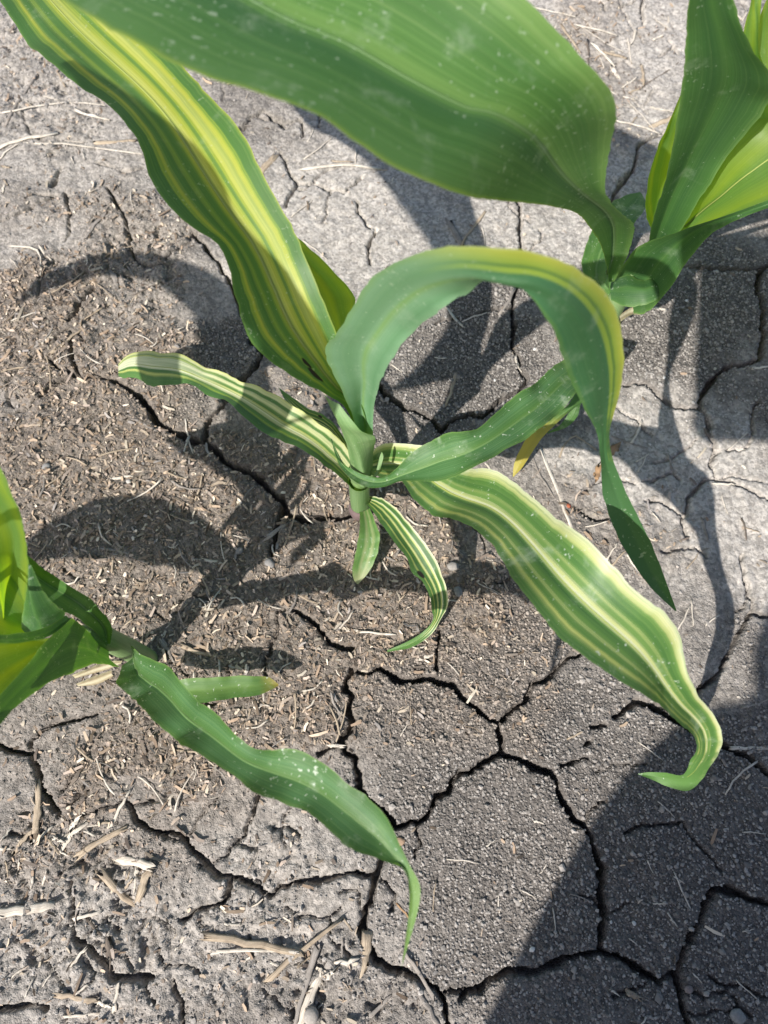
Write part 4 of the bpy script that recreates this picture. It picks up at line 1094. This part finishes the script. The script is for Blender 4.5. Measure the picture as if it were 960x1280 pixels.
tube('leaf_sheath', [(cx, cy, 0.012), (cx, cy, 0.03), (cx + .0006, cy - .0004, 0.05), (cx + .0008, cy - .001, 0.060)], [0.0064, 0.0065, 0.0067, 0.0071], M_sheath, CP)
C1 = S((447, 548, 462, 545, .118, 4), (432, 510, 455, 515, .135, 6), (405, 492, 437, 470, .15, 6), (353, 462, 424, 428, .17, 6), (312, 425, 408, 385, .185, 6), (294, 369, 388, 335, .197, 6),
       (277, 312, 366, 285, .205, 6), (225, 275, 336, 232, .212, 6), (188, 222, 300, 168, .217, 6), (169, 169, 258, 112, .22, 5), (131, 128, 212, 64, .22, 5),
       (78, 94, 165, 18, .217, 5), (34, 53, 118, -28, .212, 5), (0, 0, 70, -70, .204, 5), (-40, -70, 10, -120, .19, 4), (-85, -150, -75, -160, .16, 1))
leaf(CP, C1, M_c1, n=120, m=25, ripple=0.0028, rfreq=4.5, seed=3, rib=M_ribY, ribw=0.0012, label='long leaf striped yellow and green reaching to the top left corner')
# young rolled leaf behind the striped one
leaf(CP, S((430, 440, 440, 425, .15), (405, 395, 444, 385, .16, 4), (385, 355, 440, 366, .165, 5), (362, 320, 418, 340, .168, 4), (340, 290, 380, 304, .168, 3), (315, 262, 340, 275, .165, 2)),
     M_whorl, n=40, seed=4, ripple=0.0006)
C2 = S((447, 548, 466, 548, .122, 5), (440, 518, 467, 515, .14, 7), (423, 478, 471, 490, .165, 6), (407, 440, 483, 462, .19, 5), (422, 415, 497, 438, .208, 4), (438, 388, 518, 412, .225, 3), (462, 350, 550, 388, .252, 2),
       (508, 324, 585, 366, .278, .265, -1), (566, 308, 612, 349, .297, .282, -3), (625, 309, 636, 352, .305, .288, -4), (678, 317, 664, 372, .298, .285, -4), (726, 341, 689, 410, .283, .272, -4), (766, 378, 703, 448, .262, .252, -3),
       (780, 440, 718, 484, .238, .23, -2), (775, 490, 736, 520, .212, .207, 0), (762, 540, 747, 545, .185, .185, 1), (766, 572, 751, 580, .168, .168, 2), (786, 622, 755, 622, .15, .148, 3), (812, 675, 773, 672, .135, .132, 3), (832, 725, 808, 728, .12, .118, 2), (846, 764, 844, 764, .103, .103, 0))
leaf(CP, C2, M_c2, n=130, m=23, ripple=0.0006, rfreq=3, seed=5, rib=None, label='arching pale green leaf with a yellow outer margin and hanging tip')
C3 = S((443, 612, 449, 588, .055, 3), (419, 592, 432, 558, .065, 5), (377, 561, 401, 530, .08, 5), (336, 545, 362, 504, .09, 4), (305, 520, 335, 488, .09, 3), (281, 501, 302, 477, .085, 2), (257, 492, 281, 466, .08, 1),
       (240, 481, 258, 460, .075, 1), (216, 480, 233, 446, .068, -2), (192, 484, 207, 440, .06, -3), (171, 473, 172, 440, .05, -2), (156, 473, 156, 446, .045, -1), (148, 470, 148, 455, .043, 0))
leaf(CP, C3, M_c3, n=90, ripple=0.0014, rfreq=6, seed=6, rib=M_ribY, ribw=0.0007, label='low leaf with cream white stripes and a ragged tip pointing left')
leaf(CP, S((440, 590, 446, 575, .05, 1), (422, 549, 424, 538, .058, 2), (405, 535, 406, 520, .06, 2), (377, 521, 384, 510, .06, 2), (358, 502, 366, 497, .058, 1), (348, 484, 349, 485, .056, 0)), M_c7, n=40, m=11, ripple=.0004, seed=8)
C4 = S((413, 548, 415, 549, .079, 0), (422, 573, 424, 581, .086, 1), (439, 586, 441, 600, .09, 2), (458, 594, 460, 609, .093, 3), (478, 597, 481, 608, .097, 3), (495, 586, 505, 601, .105, 3), (520, 561, 545, 601, .116, 5),
       (548, 545, 570, 594, .126, 5), (580, 541, 600, 583, .13, 4), (604, 530, 635, 560, .128, 3), (635, 502, 662, 546, .124, 3), (663, 484, 690, 525, .121, 3), (688, 461, 720, 492, .115, 3), (715, 447, 742, 470, .104, 2), (756, 450, 757, 452, .095, 0))
leaf(CP, C4, M_long, n=100, ripple=0.0022, rfreq=5, seed=9, rib=M_rib, ribw=0.0012, label='plain green leaf crossing in front of the stem to the right')
C5 = S((458, 572, 456, 590, .062, 3), (476, 556, 474, 596, .069, 6), (505, 555, 503, 602, .082, 6), (540, 560, 518, 624, .093, 6), (585, 584, 546, 645, .108, 6), (631, 595, 588, 658, .136, 6), (672, 627, 620, 687, .158, 6), (710, 658, 646, 732, .174, 6),
       (748, 693, 680, 772, .182, 6), (790, 729, 718, 810, .184, 6), (823, 757, 760, 840, .180, 6), (848, 790, 797, 864, .168, 6), (857, 838, 827, 884, .152, 6), (870, 866, 850, 904, .138, 5), (892, 892, 864, 917, .122, 4), (903, 920, 870, 927, .106, .106, 2), (897, 942, 869, 938, .088, .098, 0), (886, 960, 866, 949, .072, .088, 0), (876, 976, 861, 960, .062, .076, 0), (860, 989, 853, 969, .056, .066, 1), (838, 985, 834, 966, .052, .057, 1), (816, 975, 814, 965, .049, 1), (797, 968, 798, 967, .047, 0))
leaf(CP, C5, M_c5, n=150, m=27, ripple=0.0026, rfreq=5, seed=10, rib=M_ribY, ribw=0.0011, label='broad leaf striped green and pale yellow with a curled tip, lower right')
leaf(CP, S((462, 635, 449, 640, .02, 1), (468, 650, 450, 657, .026, 2), (474, 668, 447, 677, .028, 2), (473, 688, 443, 697, .026, 2), (467, 704, 441, 712, .021, 2), (458, 719, 442, 724, .016, 1), (448, 730, 446, 730, .012, 0)), M_c6, n=40, ripple=.0004, seed=11, label='short blunt faded leaf at the foot of the stem')
C7 = S((462, 620, 459, 630, .025, 1), (478, 623, 472, 648, .04, 3), (497, 637, 485, 666, .05, 3), (514, 658, 496, 683, .055, 3), (530, 677, 508, 695, .055, 3), (543, 697, 514, 714, .052, 3), (552, 718, 528, 727, .047, 2), (559, 738, 536, 743, .04, 2), (559, 757, 540, 763, .03, 1),
       (550, 776, 541, 775, .02, 0), (538, 794, 531, 788, .013, 1), (515, 809, 511, 801, .01, 1), (484, 815, 484, 813, .006, 0))
leaf(CP, C7, M_c7, n=90, m=15, ripple=0.0009, rfreq=6, seed=12, rib=M_ribY, ribw=0.0005, label='small white striped leaf curling down to a thin tip')
# pale leaf sheath wrapped round the whorl
leaf(CP, S((438, 596, 465, 592, .072, -9), (438, 580, 466, 576, .086, -9), (433, 556, 468, 558, .104, -8), (421, 525, 468, 546, .124, -6), (411, 505, 449, 536, .136, -4), (404, 492, 424, 505, .143, -1)), M_sheath, 'leaf_sheath', n=40, ripple=.0003, seed=13)
leaf(CP, S((447, 590, 462, 580, .078, -2), (466, 596, 472, 592, .08, -1), (475, 570, 479, 573, .087, 0), (477, 565, 478, 566, .089, 0)), M_sheath, 'ligule', n=20, m=7, ripple=0, seed=14)

# ---- left plant
b1 = P(186, 826, 0.0); b1.z = gz(b1.x, b1.y)
LP = empty('maize_plant', b1)
tag(LP, 'green maize plant cut by the left edge with one long leaf trailing to the right', 'maize plant', 'maize plants in a row')
lx, ly = b1.x, b1.y
tube('stem', [(lx, ly, -0.01), (lx, ly, 0.03), (lx - .002, ly, 0.06), (lx - .003, ly, 0.085), (lx - .005, ly, 0.105)], [0.0072, 0.0068, 0.0066, 0.0058, 0.0008], M_stem, LP)
L1 = S((163, 806, 152, 832, .062, 4), (177, 818, 149, 856, .085, 6), (215, 836, 178, 884, .11, 5), (240, 870, 208, 916, .128, 5), (272, 893, 245, 940, .142, 4), (306, 929, 280, 962, .152, 4), (335, 937, 312, 986, .16, 4), (375, 940, 350, 1003, .167, 5), (407, 955, 378, 1012, .172, 5), (431, 976, 402, 1030, .175, 4), (459, 996, 427, 1053, .176, 4), (482, 1020, 455, 1067, .176, 4), (498, 1053, 485, 1079, .175, 3), (513, 1083, 505, 1086, .173, 1), (525, 1108, 511, 1106, .17, 1), (523, 1135, 512, 1128, .167, 1), (515, 1165, 509, 1158, .163, 1), (502, 1209, 502, 1209, .158, 0))
leaf(LP, L1, M_long, n=130, m=21, ripple=0.0030, rfreq=5.5, seed=21, rib=M_rib, ribw=0.0016, label='long wavy green leaf trailing to a thin twisted tip')
leaf(LP, S((185, 842, 180, 860, .028, 1), (215, 850, 215, 878, .034, 2), (232, 848, 234, 879, .035, 2), (258, 847, 258, 878, .035, 2), (290, 845, 290, 873, .032, 2), (315, 845, 318, 870, .03, 1), (335, 846, 336, 864, .027, 1), (348, 855, 348, 857, .025, 0)), M_tipO, n=50, ripple=.0004, seed=22, label='short speckled leaf with a browning tip')
leaf(LP, S((133, 808, 138, 805, .085, 1), (119, 789, 140, 785, .1, 2), (100, 776, 130, 766, .115, 2), (80, 763, 110, 748, .125, 3), (58, 749, 82, 729, .135, 3), (38, 733, 56, 712, .142, 3), (15, 712, 30, 690, .146, 3), (-30, 680, -15, 655, .145, 2), (-90, 640, -85, 630, .13, 0)), M_green, n=60, seed=23, rib=M_rib, ribw=.0008)
# big upright whorl leaf, lit through
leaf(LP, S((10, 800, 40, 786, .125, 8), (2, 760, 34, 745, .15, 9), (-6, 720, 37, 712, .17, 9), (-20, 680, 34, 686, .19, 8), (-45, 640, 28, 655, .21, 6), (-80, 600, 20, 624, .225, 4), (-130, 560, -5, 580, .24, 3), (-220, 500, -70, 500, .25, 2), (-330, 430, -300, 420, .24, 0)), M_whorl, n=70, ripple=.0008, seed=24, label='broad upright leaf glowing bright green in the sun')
leaf(LP, S((27, 786, 62, 788, .135, -5), (28, 775, 82, 768, .142, -6), (31, 755, 70, 757, .152, -6), (34, 730, 54, 738, .163, -4), (37, 703, 39, 706, .174, -1)), M_deep, n=40, ripple=.0003, seed=25)
leaf(LP, S((90, 772, 83, 769, .138, 1), (66, 793, 57, 784, .15, 1), (36, 802, 26, 791, .165, 1), (0, 804, -4, 793, .18, 1), (-50, 800, -52, 785, .195, 1), (-130, 770, -130, 760, .2, 0)), M_deep, n=40, m=9, ripple=.0002, seed=26)
leaf(LP, S((150, 834, 136, 806, .07, 3), (118, 830, 108, 788, .1, .105, 2), (88, 842, 88, 774, .125, .13, 1), (64, 851, 57, 802, .145, .148, 0), (40, 868, 40, 823, .16, .162, 0), (20, 884, 20, 846, .172, .172, 0), (-3, 908, -2, 870, .182, .182, 0), (-60, 960, -50, 910, .2, .2, 0), (-160, 1040, -140, 990, .2, .2, 0)), M_deep, n=60, ripple=.0005, seed=27, label='dark leaf folding away to the lower left')
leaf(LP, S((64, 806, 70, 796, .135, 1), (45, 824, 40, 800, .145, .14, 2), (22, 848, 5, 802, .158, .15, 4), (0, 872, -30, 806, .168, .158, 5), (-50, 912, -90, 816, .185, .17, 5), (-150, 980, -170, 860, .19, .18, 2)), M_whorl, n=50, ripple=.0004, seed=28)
leaf(LP, S((153, 826, 151, 830, .055, 0), (134, 827, 136, 836, .05, 1), (112, 835, 116, 842, .045, 2), (90, 844, 94, 848, .04, 0)), M_dry, 'dry_sheath', n=30, m=9, ripple=.0006, seed=29, label='bleached papery sheath')
leaf(LP, S((140, 838, 142, 845, .04, 1), (118, 845, 122, 855, .03, 2), (95, 855, 98, 858, .026, 0)), M_dry, 'dry_sheath', n=24, m=7, ripple=.0006, seed=30)
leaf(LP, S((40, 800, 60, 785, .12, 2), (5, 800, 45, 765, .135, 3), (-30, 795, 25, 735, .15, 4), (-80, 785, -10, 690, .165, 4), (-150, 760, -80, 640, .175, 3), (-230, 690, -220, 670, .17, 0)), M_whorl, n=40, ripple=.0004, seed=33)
# leaves that arch out past the left of the picture and shade the soil
def shrow(lst):
    rows = []
    for (x, y, h0, h, hw, ang) in lst:
        c = SH(x, y, h0, h)
        d = Vector((math.cos(math.radians(ang)), math.sin(math.radians(ang)), 0)) * hw
        rows.append([*(c - d), *(c + d), 0.004])
    return rows
leaf(LP, shrow([(345, 590, 0, .17, .010, 0), (325, 545, 0, .21, .016, 0), (308, 490, 0, .25, .021, 5), (290, 425, 0, .285, .021, 30), (250, 362, 0, .305, .018, 60), (195, 335, 0, .295, .014, 95), (130, 332, 0, .25, .011, 115), (70, 352, 0, .2, .008, 125), (30, 380, 0, .16, .001, 130)]), M_green, n=70, seed=31)
leaf(LP, shrow([(300, 700, 0, .16, .010, 80), (260, 680, 0, .2, .018, 80), (200, 660, 0, .23, .024, 85), (140, 655, 0, .235, .022, 95), (80, 670, 0, .22, .015, 100), (20, 700, 0, .18, .002, 110)]), M_green, n=60, seed=32)

leaf(LP, [[-.212, .078, .20, -.196, .086, .20, .003], [-.204, .050, .27, -.180, .062, .27, .004], [-.196, .022, .335, -.152, .030, .335, .004], *shrow([(375, 440, .17, .368, .014, 10), (318, 355, .195, .38, .015, 15)]),
          *shrow([(272, 285, .205, .383, .011, 20), (225, 215, .212, .382, .014, 20), (178, 158, .215, .378, .012, 20), (130, 112, .215, .368, .007, 20), (90, 75, .215, .355, .001, 20)])], M_green, n=80, seed=34)  # added unseen leaf, shaped to throw its shadow on the striped leaf
# ---- right plant
b2 = P(752, 416, 0.0); b2.z = gz(b2.x, b2.y)
RP = empty('maize_plant', b2)
tag(RP, 'tall green maize plant at upper right with a huge leaf arching towards the viewer', 'maize plant', 'maize plants in a row')
rx, ry = b2.x, b2.y
tube('stem', [(rx, ry, -0.01), (rx, ry, 0.03), (rx + .001, ry, 0.045), (rx + .002, ry, 0.058), (rx + .003, ry + .001, 0.068)], [0.0078, 0.0074, 0.0070, 0.006, 0.0008], M_stem, RP)
R1 = S((762, 362, 768, 352, .07, 5), (758, 330, 783, 322, .1, 5), (751, 306, 791, 297, .13, 5), (740, 289, 792, 281, .16, 5), (722, 268, 776, 266, .195, 4), (690, 258, 757, 238, .23, 4), (640, 252, 763, 178, .262, 7),
       (590, 244, 770, 132, .29, 9), (540, 230, 748, 92, .308, 11), (490, 208, 708, 42, .32, 12), (440, 172, 662, 0, .328, 12), (395, 138, 600, -50, .333, 12), (330, 112, 520, -90, .336, 11), (250, 92, 430, -125, .336, 11), (160, 50, 320, -155, .334, 6), (72, -2, 200, -180, .33, 5), (-20, -70, 60, -200, .32, 4), (-150, -190, -130, -210, .3, 0))
leaf(RP, R1, M_huge, n=130, m=23, ripple=0.0012, rfreq=3, seed=41, rib=M_rib, ribw=0.0018, label='huge leaf close to the lens arching across the top')
leaf(RP, S((810, 314, 836, 308, .09, 6), (814, 282, 858, 277, .12, 8), (827, 240, 885, 233, .15, 8), (838, 200, 918, 184, .18, 7), (847, 145, 955, 138, .21, 6), (853, 100, 968, 105, .235, 5), (858, 45, 938, 58, .26, 4), (861, 0, 917, 0, .28, 3), (866, -60, 900, -60, .3, 2), (870, -130, 878, -130, .31, 0)), M_deep, n=70, ripple=.0006, seed=42, label='upright dark green leaf in the whorl')
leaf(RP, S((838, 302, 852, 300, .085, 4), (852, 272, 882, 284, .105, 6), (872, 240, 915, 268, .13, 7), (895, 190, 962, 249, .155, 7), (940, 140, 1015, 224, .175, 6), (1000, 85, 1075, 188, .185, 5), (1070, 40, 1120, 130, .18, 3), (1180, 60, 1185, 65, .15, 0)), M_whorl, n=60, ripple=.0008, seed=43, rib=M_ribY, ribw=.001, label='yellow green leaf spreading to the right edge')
leaf(RP, S((765, 352, 792, 392, .05, 6), (780, 330, 808, 391, .075, .06, 9), (800, 307, 838, 360, .1, .085, 8), (838, 293, 862, 323, .125, .112, 6), (875, 280, 890, 292, .145, .14, 3), (920, 265, 930, 271, .165, 1), (962, 249, 968, 257, .18, 1), (1060, 205, 1070, 215, .2, 1), (1160, 160, 1162, 162, .2, 0)), M_deep, n=60, ripple=.0004, seed=44)
leaf(RP, S((764, 352, 764, 376, .062, -2), (783, 344, 783, 383, .068, -4), (800, 350, 803, 382, .072, -4), (818, 347, 822, 374, .074, -3), (832, 350, 833, 362, .073, -1)), M_deep, 'leaf_sheath', n=36, ripple=.0002, seed=45)
leaf(RP, S((776, 348, 800, 352, .055, 3), (786, 330, 822, 338, .07, 6), (800, 312, 845, 312, .085, 7), (816, 296, 850, 298, .096, 5), (822, 290, 840, 292, .10, 1)), M_deep, n=40, ripple=.0003, seed=53)
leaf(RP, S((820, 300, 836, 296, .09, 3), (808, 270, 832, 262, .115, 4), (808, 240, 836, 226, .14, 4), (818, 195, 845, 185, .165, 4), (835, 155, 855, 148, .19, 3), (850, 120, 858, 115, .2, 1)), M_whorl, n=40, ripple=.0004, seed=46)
leaf(RP, S((800, 394, 803, 386, .03, 0), (788, 394, 790, 384, .03, 2), (776, 402, 774, 394, .03, 0)), M_dry, 'dry_sheath', n=20, m=7, ripple=.0004, seed=47, label='bleached papery sheath')
leaf(RP, S((752, 382, 770, 376, .03, 2), (728, 340, 764, 346, .045, 3), (735, 300, 775, 310, .05, 3), (755, 262, 796, 275, .05, 3), (780, 245, 808, 257, .045, 2), (800, 240, 803, 243, .04, 0)), M_green, n=40, ripple=.0006, seed=48, rib=M_rib, ribw=.0007)
leaf(RP, S((748, 420, 765, 428, .03, 1), (738, 455, 758, 462, .04, 2), (724, 482, 745, 490, .042, 2), (711, 505, 726, 504, .04, 2), (692, 519, 708, 518, .036, 2), (677, 532, 692, 533, .032, 2), (659, 547, 677, 548, .027, 2), (648, 566, 665, 566, .022, 1), (642, 582, 653, 584, .018, 1), (641, 596, 642, 596, .015, 0)), M_tipY, n=60, m=13, ripple=.0004, seed=49, label='low leaf with a yellow and orange dying tip')
leaf(RP, S((752, 425, 768, 430, .02, 1), (735, 470, 752, 472, .03, 2), (718, 500, 728, 500, .028, 2), (710, 518, 722, 520, .024, 1), (700, 531, 708, 534, .02, 1), (684, 541, 685, 542, .016, 0)), M_green, n=40, m=11, ripple=.0003, seed=50)
leaf(RP, S((925, 150, 975, 150, .18, 3), (926, 90, 960, 95, .2, 3), (930, 38, 948, 60, .22, 3), (939, 0, 952, 0, .235, 2), (948, -60, 955, -60, .25, 0)), M_whorl, n=30, seed=51, ripple=.0003)
leaf(RP, S((940, 160, 1010, 160, .16, 5), (943, 90, 1020, 100, .185, 5), (947, 40, 1030, 40, .2, 5), (952, 15, 1040, -20, .21, 4), (985, -50, 1050, -80, .22, 3), (1060, -160, 1065, -160, .22, 0)), M_whorl, n=40, seed=52, ripple=.0004)

# ---------------------------------------------------------------- the photographer, crouching behind the camera
jac = mat_plain('navy_jacket', (0.05, 0.06, 0.09), 0.9, 0.1, 60)
jean = mat_plain('denim', (0.10, 0.13, 0.19), 0.9, 0.1, 90)
skin_m = mat_plain('skin', (0.48, 0.30, 0.22), 0.5, 0.4, 60, 0.12)
hair_m = mat_plain('dark_hair', (0.05, 0.035, 0.025), 0.6, 0.3, 120)
boot_m = mat_plain('boot_leather', (0.14, 0.085, 0.05), 0.6, 0.4, 90)
person = empty('person', (0.16, -0.62, 0.0))
tag(person, 'person in dark jacket and jeans crouching outside the frame with a phone in hand', 'person')

def skin_mesh(name, verts, edges, radii, mat, parent, sub=2, root=0):
    org = parent.location if parent.parent is None else person.location
    me = bpy.data.meshes.new(name)
    me.from_pydata([tuple(Vector(v) - org) for v in verts], edges, [])
    o = link(name, me, mat, parent)
    md = o.modifiers.new('skin', 'SKIN')
    me.skin_vertices.new() if not me.skin_vertices else None
    for i, r in enumerate(radii):
        rr = r if isinstance(r, tuple) else (r, r)
        me.skin_vertices[0].data[i].radius = rr
        me.skin_vertices[0].data[i].use_root = (i == root)
    md.use_smooth_shade = True
    sd = o.modifiers.new('sub', 'SUBSURF'); sd.levels = sub; sd.render_levels = sub
    return o

PV = [(.13, -.80, .38), (.14, -.76, .54), (.15, -.69, .70), (.16, -.61, .84), (.17, -.57, .94), (.175, -.535, 1.0), (.18, -.51, 1.07), (.185, -.505, 1.14),     # 0-7 spine, neck, head
      (-.01, -.60, .85), (-.125, -.46, .68), (-.02, -.36, .62), (.04, -.32, .60),                 # 8-11 left arm
      (.34, -.57, .85), (.42, -.36, .67), (.21, -.13, .545), (.15, -.085, .53),                # 12-15 right arm
      (.04, -.79, .36), (-.06, -.60, .50), (-.125, -.415, .56), (-.12, -.46, .32), (-.12, -.52, .08), (-.125, -.41, .035),    # 16-21 left leg
      (.23, -.79, .36), (.31, -.60, .45), (.37, -.43, .47), (.34, -.50, .27), (.32, -.58, .08), (.33, -.47, .035)]         # 22-27 right leg
PE = [(0, 1), (1, 2), (2, 3), (3, 4), (4, 5), (5, 6), (6, 7), (3, 8), (8, 9), (9, 10), (10, 11), (3, 12), (12, 13), (13, 14), (14, 15),
      (0, 16), (16, 17), (17, 18), (18, 19), (19, 20), (20, 21), (0, 22), (22, 23), (23, 24), (24, 25), (25, 26), (26, 27)]
PR = [(.16, .13), (.15, .12), (.16, .12), (.14, .11), (.065, .065), (.055, .06), (.085, .10), (.075, .09),
      .075, .055, .042, .036, .075, .055, .042, .034, .10, .088, .066, .058, .045, .045, .10, .088, .066, .058, .045, .045]
body = skin_mesh('body', PV, PE, PR, skin_m, person)
# colours on one continuous body by height zones are separate clothing children
def shell(name, ids, grow, mat):
    m = {v: i for i, v in enumerate(ids)}
    ed = [(m[a], m[b]) for a, b in PE if a in m and b in m]
    rr = []
    for v in ids:
        r = PR[v] if isinstance(PR[v], tuple) else (PR[v], PR[v])
        rr.append((r[0] + grow, r[1] + grow))
    return skin_mesh(name, [PV[v] for v in ids], ed, rr, mat, person)
shell('jeans', [0, 1, 16, 17, 18, 19, 20, 22, 23, 24, 25, 26], 0.008, jean)
shell('boots', [20, 21], 0.012, boot_m); shell('boots', [26, 27], 0.012, boot_m)
shell('jacket', [0, 1, 2, 3, 4, 8, 9, 10, 12, 13, 14], 0.020, jac)
skin_mesh('hair', [(.183, -.56, 1.06), (.184, -.55, 1.12), (.185, -.525, 1.185)], [(0, 1), (1, 2)], [(.080, .070), (.090, .085), (.080, .085)], hair_m, person)
skin_mesh('nose', [(.184, -.432, 1.105), (.184, -.42, 1.075)], [(0, 1)], [.010, .014], skin_m, person, 1)
for s in (-1, 1):
    skin_mesh('eye', [(.184 + s * .033, -.442, 1.115), (.184 + s * .033, -.438, 1.113)], [(0, 1)], [.011, .010], hair_m, person, 1)
skin_mesh('mouth', [(.164, -.436, 1.045), (.184, -.43, 1.043), (.204, -.436, 1.045)], [(0, 1), (1, 2)], [.005, .007, .005], mat_plain('lips', (0.38, 0.16, 0.14), 0.5), person, 1)
for s in (-1, 1):
    skin_mesh('ear', [(.182 + s * .088, -.515, 1.09), (.182 + s * .094, -.515, 1.12)], [(0, 1)], [.014, .012], skin_m, person, 1)

# phone: its lens sits where the picture was taken
back = Vector((0, -ST, CT)); upv = Vector((0, CT, ST)); rgt = Vector((1, 0, 0))
pc = Vector((0, 0, CAM_H)) + back * 0.010 - rgt * 0.022 - upv * 0.055
import bmesh
bm = bmesh.new()
bmesh.ops.create_cube(bm, size=1.0)
for v in bm.verts: v.co = Vector((v.co.x * 0.076, v.co.y * 0.150, v.co.z * 0.0085))
bmesh.ops.bevel(bm, geom=[e for e in bm.edges if abs((e.verts[0].co - e.verts[1].co).z) > 0.004], offset=0.011, segments=5, affect='EDGES', profile=0.5)
me = bpy.data.meshes.new('phone'); bm.to_mesh(me); bm.free()
ph = link('phone', me, mat_plain('phone_glass', (0.03, 0.03, 0.035), 0.2, 0.5, 20, 0.0), None, pc)
ph.rotation_euler = (TILT, 0, 0)
tag(ph, 'black smartphone held out of frame above the plants', 'phone')

# right hand: palm under the long edge of the phone, four fingers across its back, thumb along the side
pr = pc + rgt * 0.046 - upv * 0.02
hv = [Vector((.15, -.085, .53)), pr + rgt * .034 - upv * .022, pr + rgt * .014 + upv * .004]
hand = [hv[0], hv[1], hv[2]]
HV = list(hand); HE = [(0, 1), (1, 2)]; HR = [(.030, .022), (.034, .020), (.030, .017)]
skin_mesh('hand', HV, HE, HR, skin_m, person)
for k in range(4):
    b = pr + rgt * .012 + upv * (.034 - .020 * k) - back * .008
    ln = (.058, .064, .060, .048)[k]
    skin_mesh('finger', [b + back * .012 + rgt * .006, b - back * .010, b - back * .013 - rgt * ln * .55, b - back * .009 - rgt * ln],
              [(0, 1), (1, 2), (2, 3)], [.0095, .009, .0085, .007], skin_m, person, 1)
tb = pr + rgt * .022 - upv * .02 + back * .008
skin_mesh('thumb', [tb, tb + back * .012 + upv * .024 - rgt * .010, tb + back * .009 + upv * .045 - rgt * .030, tb + back * .006 + upv * .056 - rgt * .042],
          [(0, 1), (1, 2), (2, 3)], [.013, .011, .0095, .008], skin_m, person, 1)
# left hand hangs relaxed off the knee
lw = Vector((.04, -.32, .60))
skin_mesh('hand', [lw, lw + Vector((.045, .02, -.012)), lw + Vector((.085, .03, -.035))], [(0, 1), (1, 2)], [(.030, .022), (.036, .018), (.034, .014)], skin_m, person)
for k in range(4):
    b = lw + Vector((.082 - .006 * abs(k - 1.5), .052 - .019 * k, -.033))
    ln = (.060, .068, .064, .050)[k]
    skin_mesh('finger', [b, b + Vector((ln * .4, 0, -ln * .25)), b + Vector((ln * .68, 0, -ln * .6)), b + Vector((ln * .75, 0, -ln * .95))], [(0, 1), (1, 2), (2, 3)], [.0095, .009, .0085, .007], skin_m, person, 1)
b = lw + Vector((.03, .045, -.012))
skin_mesh('thumb', [b, b + Vector((.025, .022, -.012)), b + Vector((.05, .028, -.03)), b + Vector((.062, .026, -.042))], [(0, 1), (1, 2), (2, 3)], [.012, .011, .0095, .008], skin_m, person, 1)
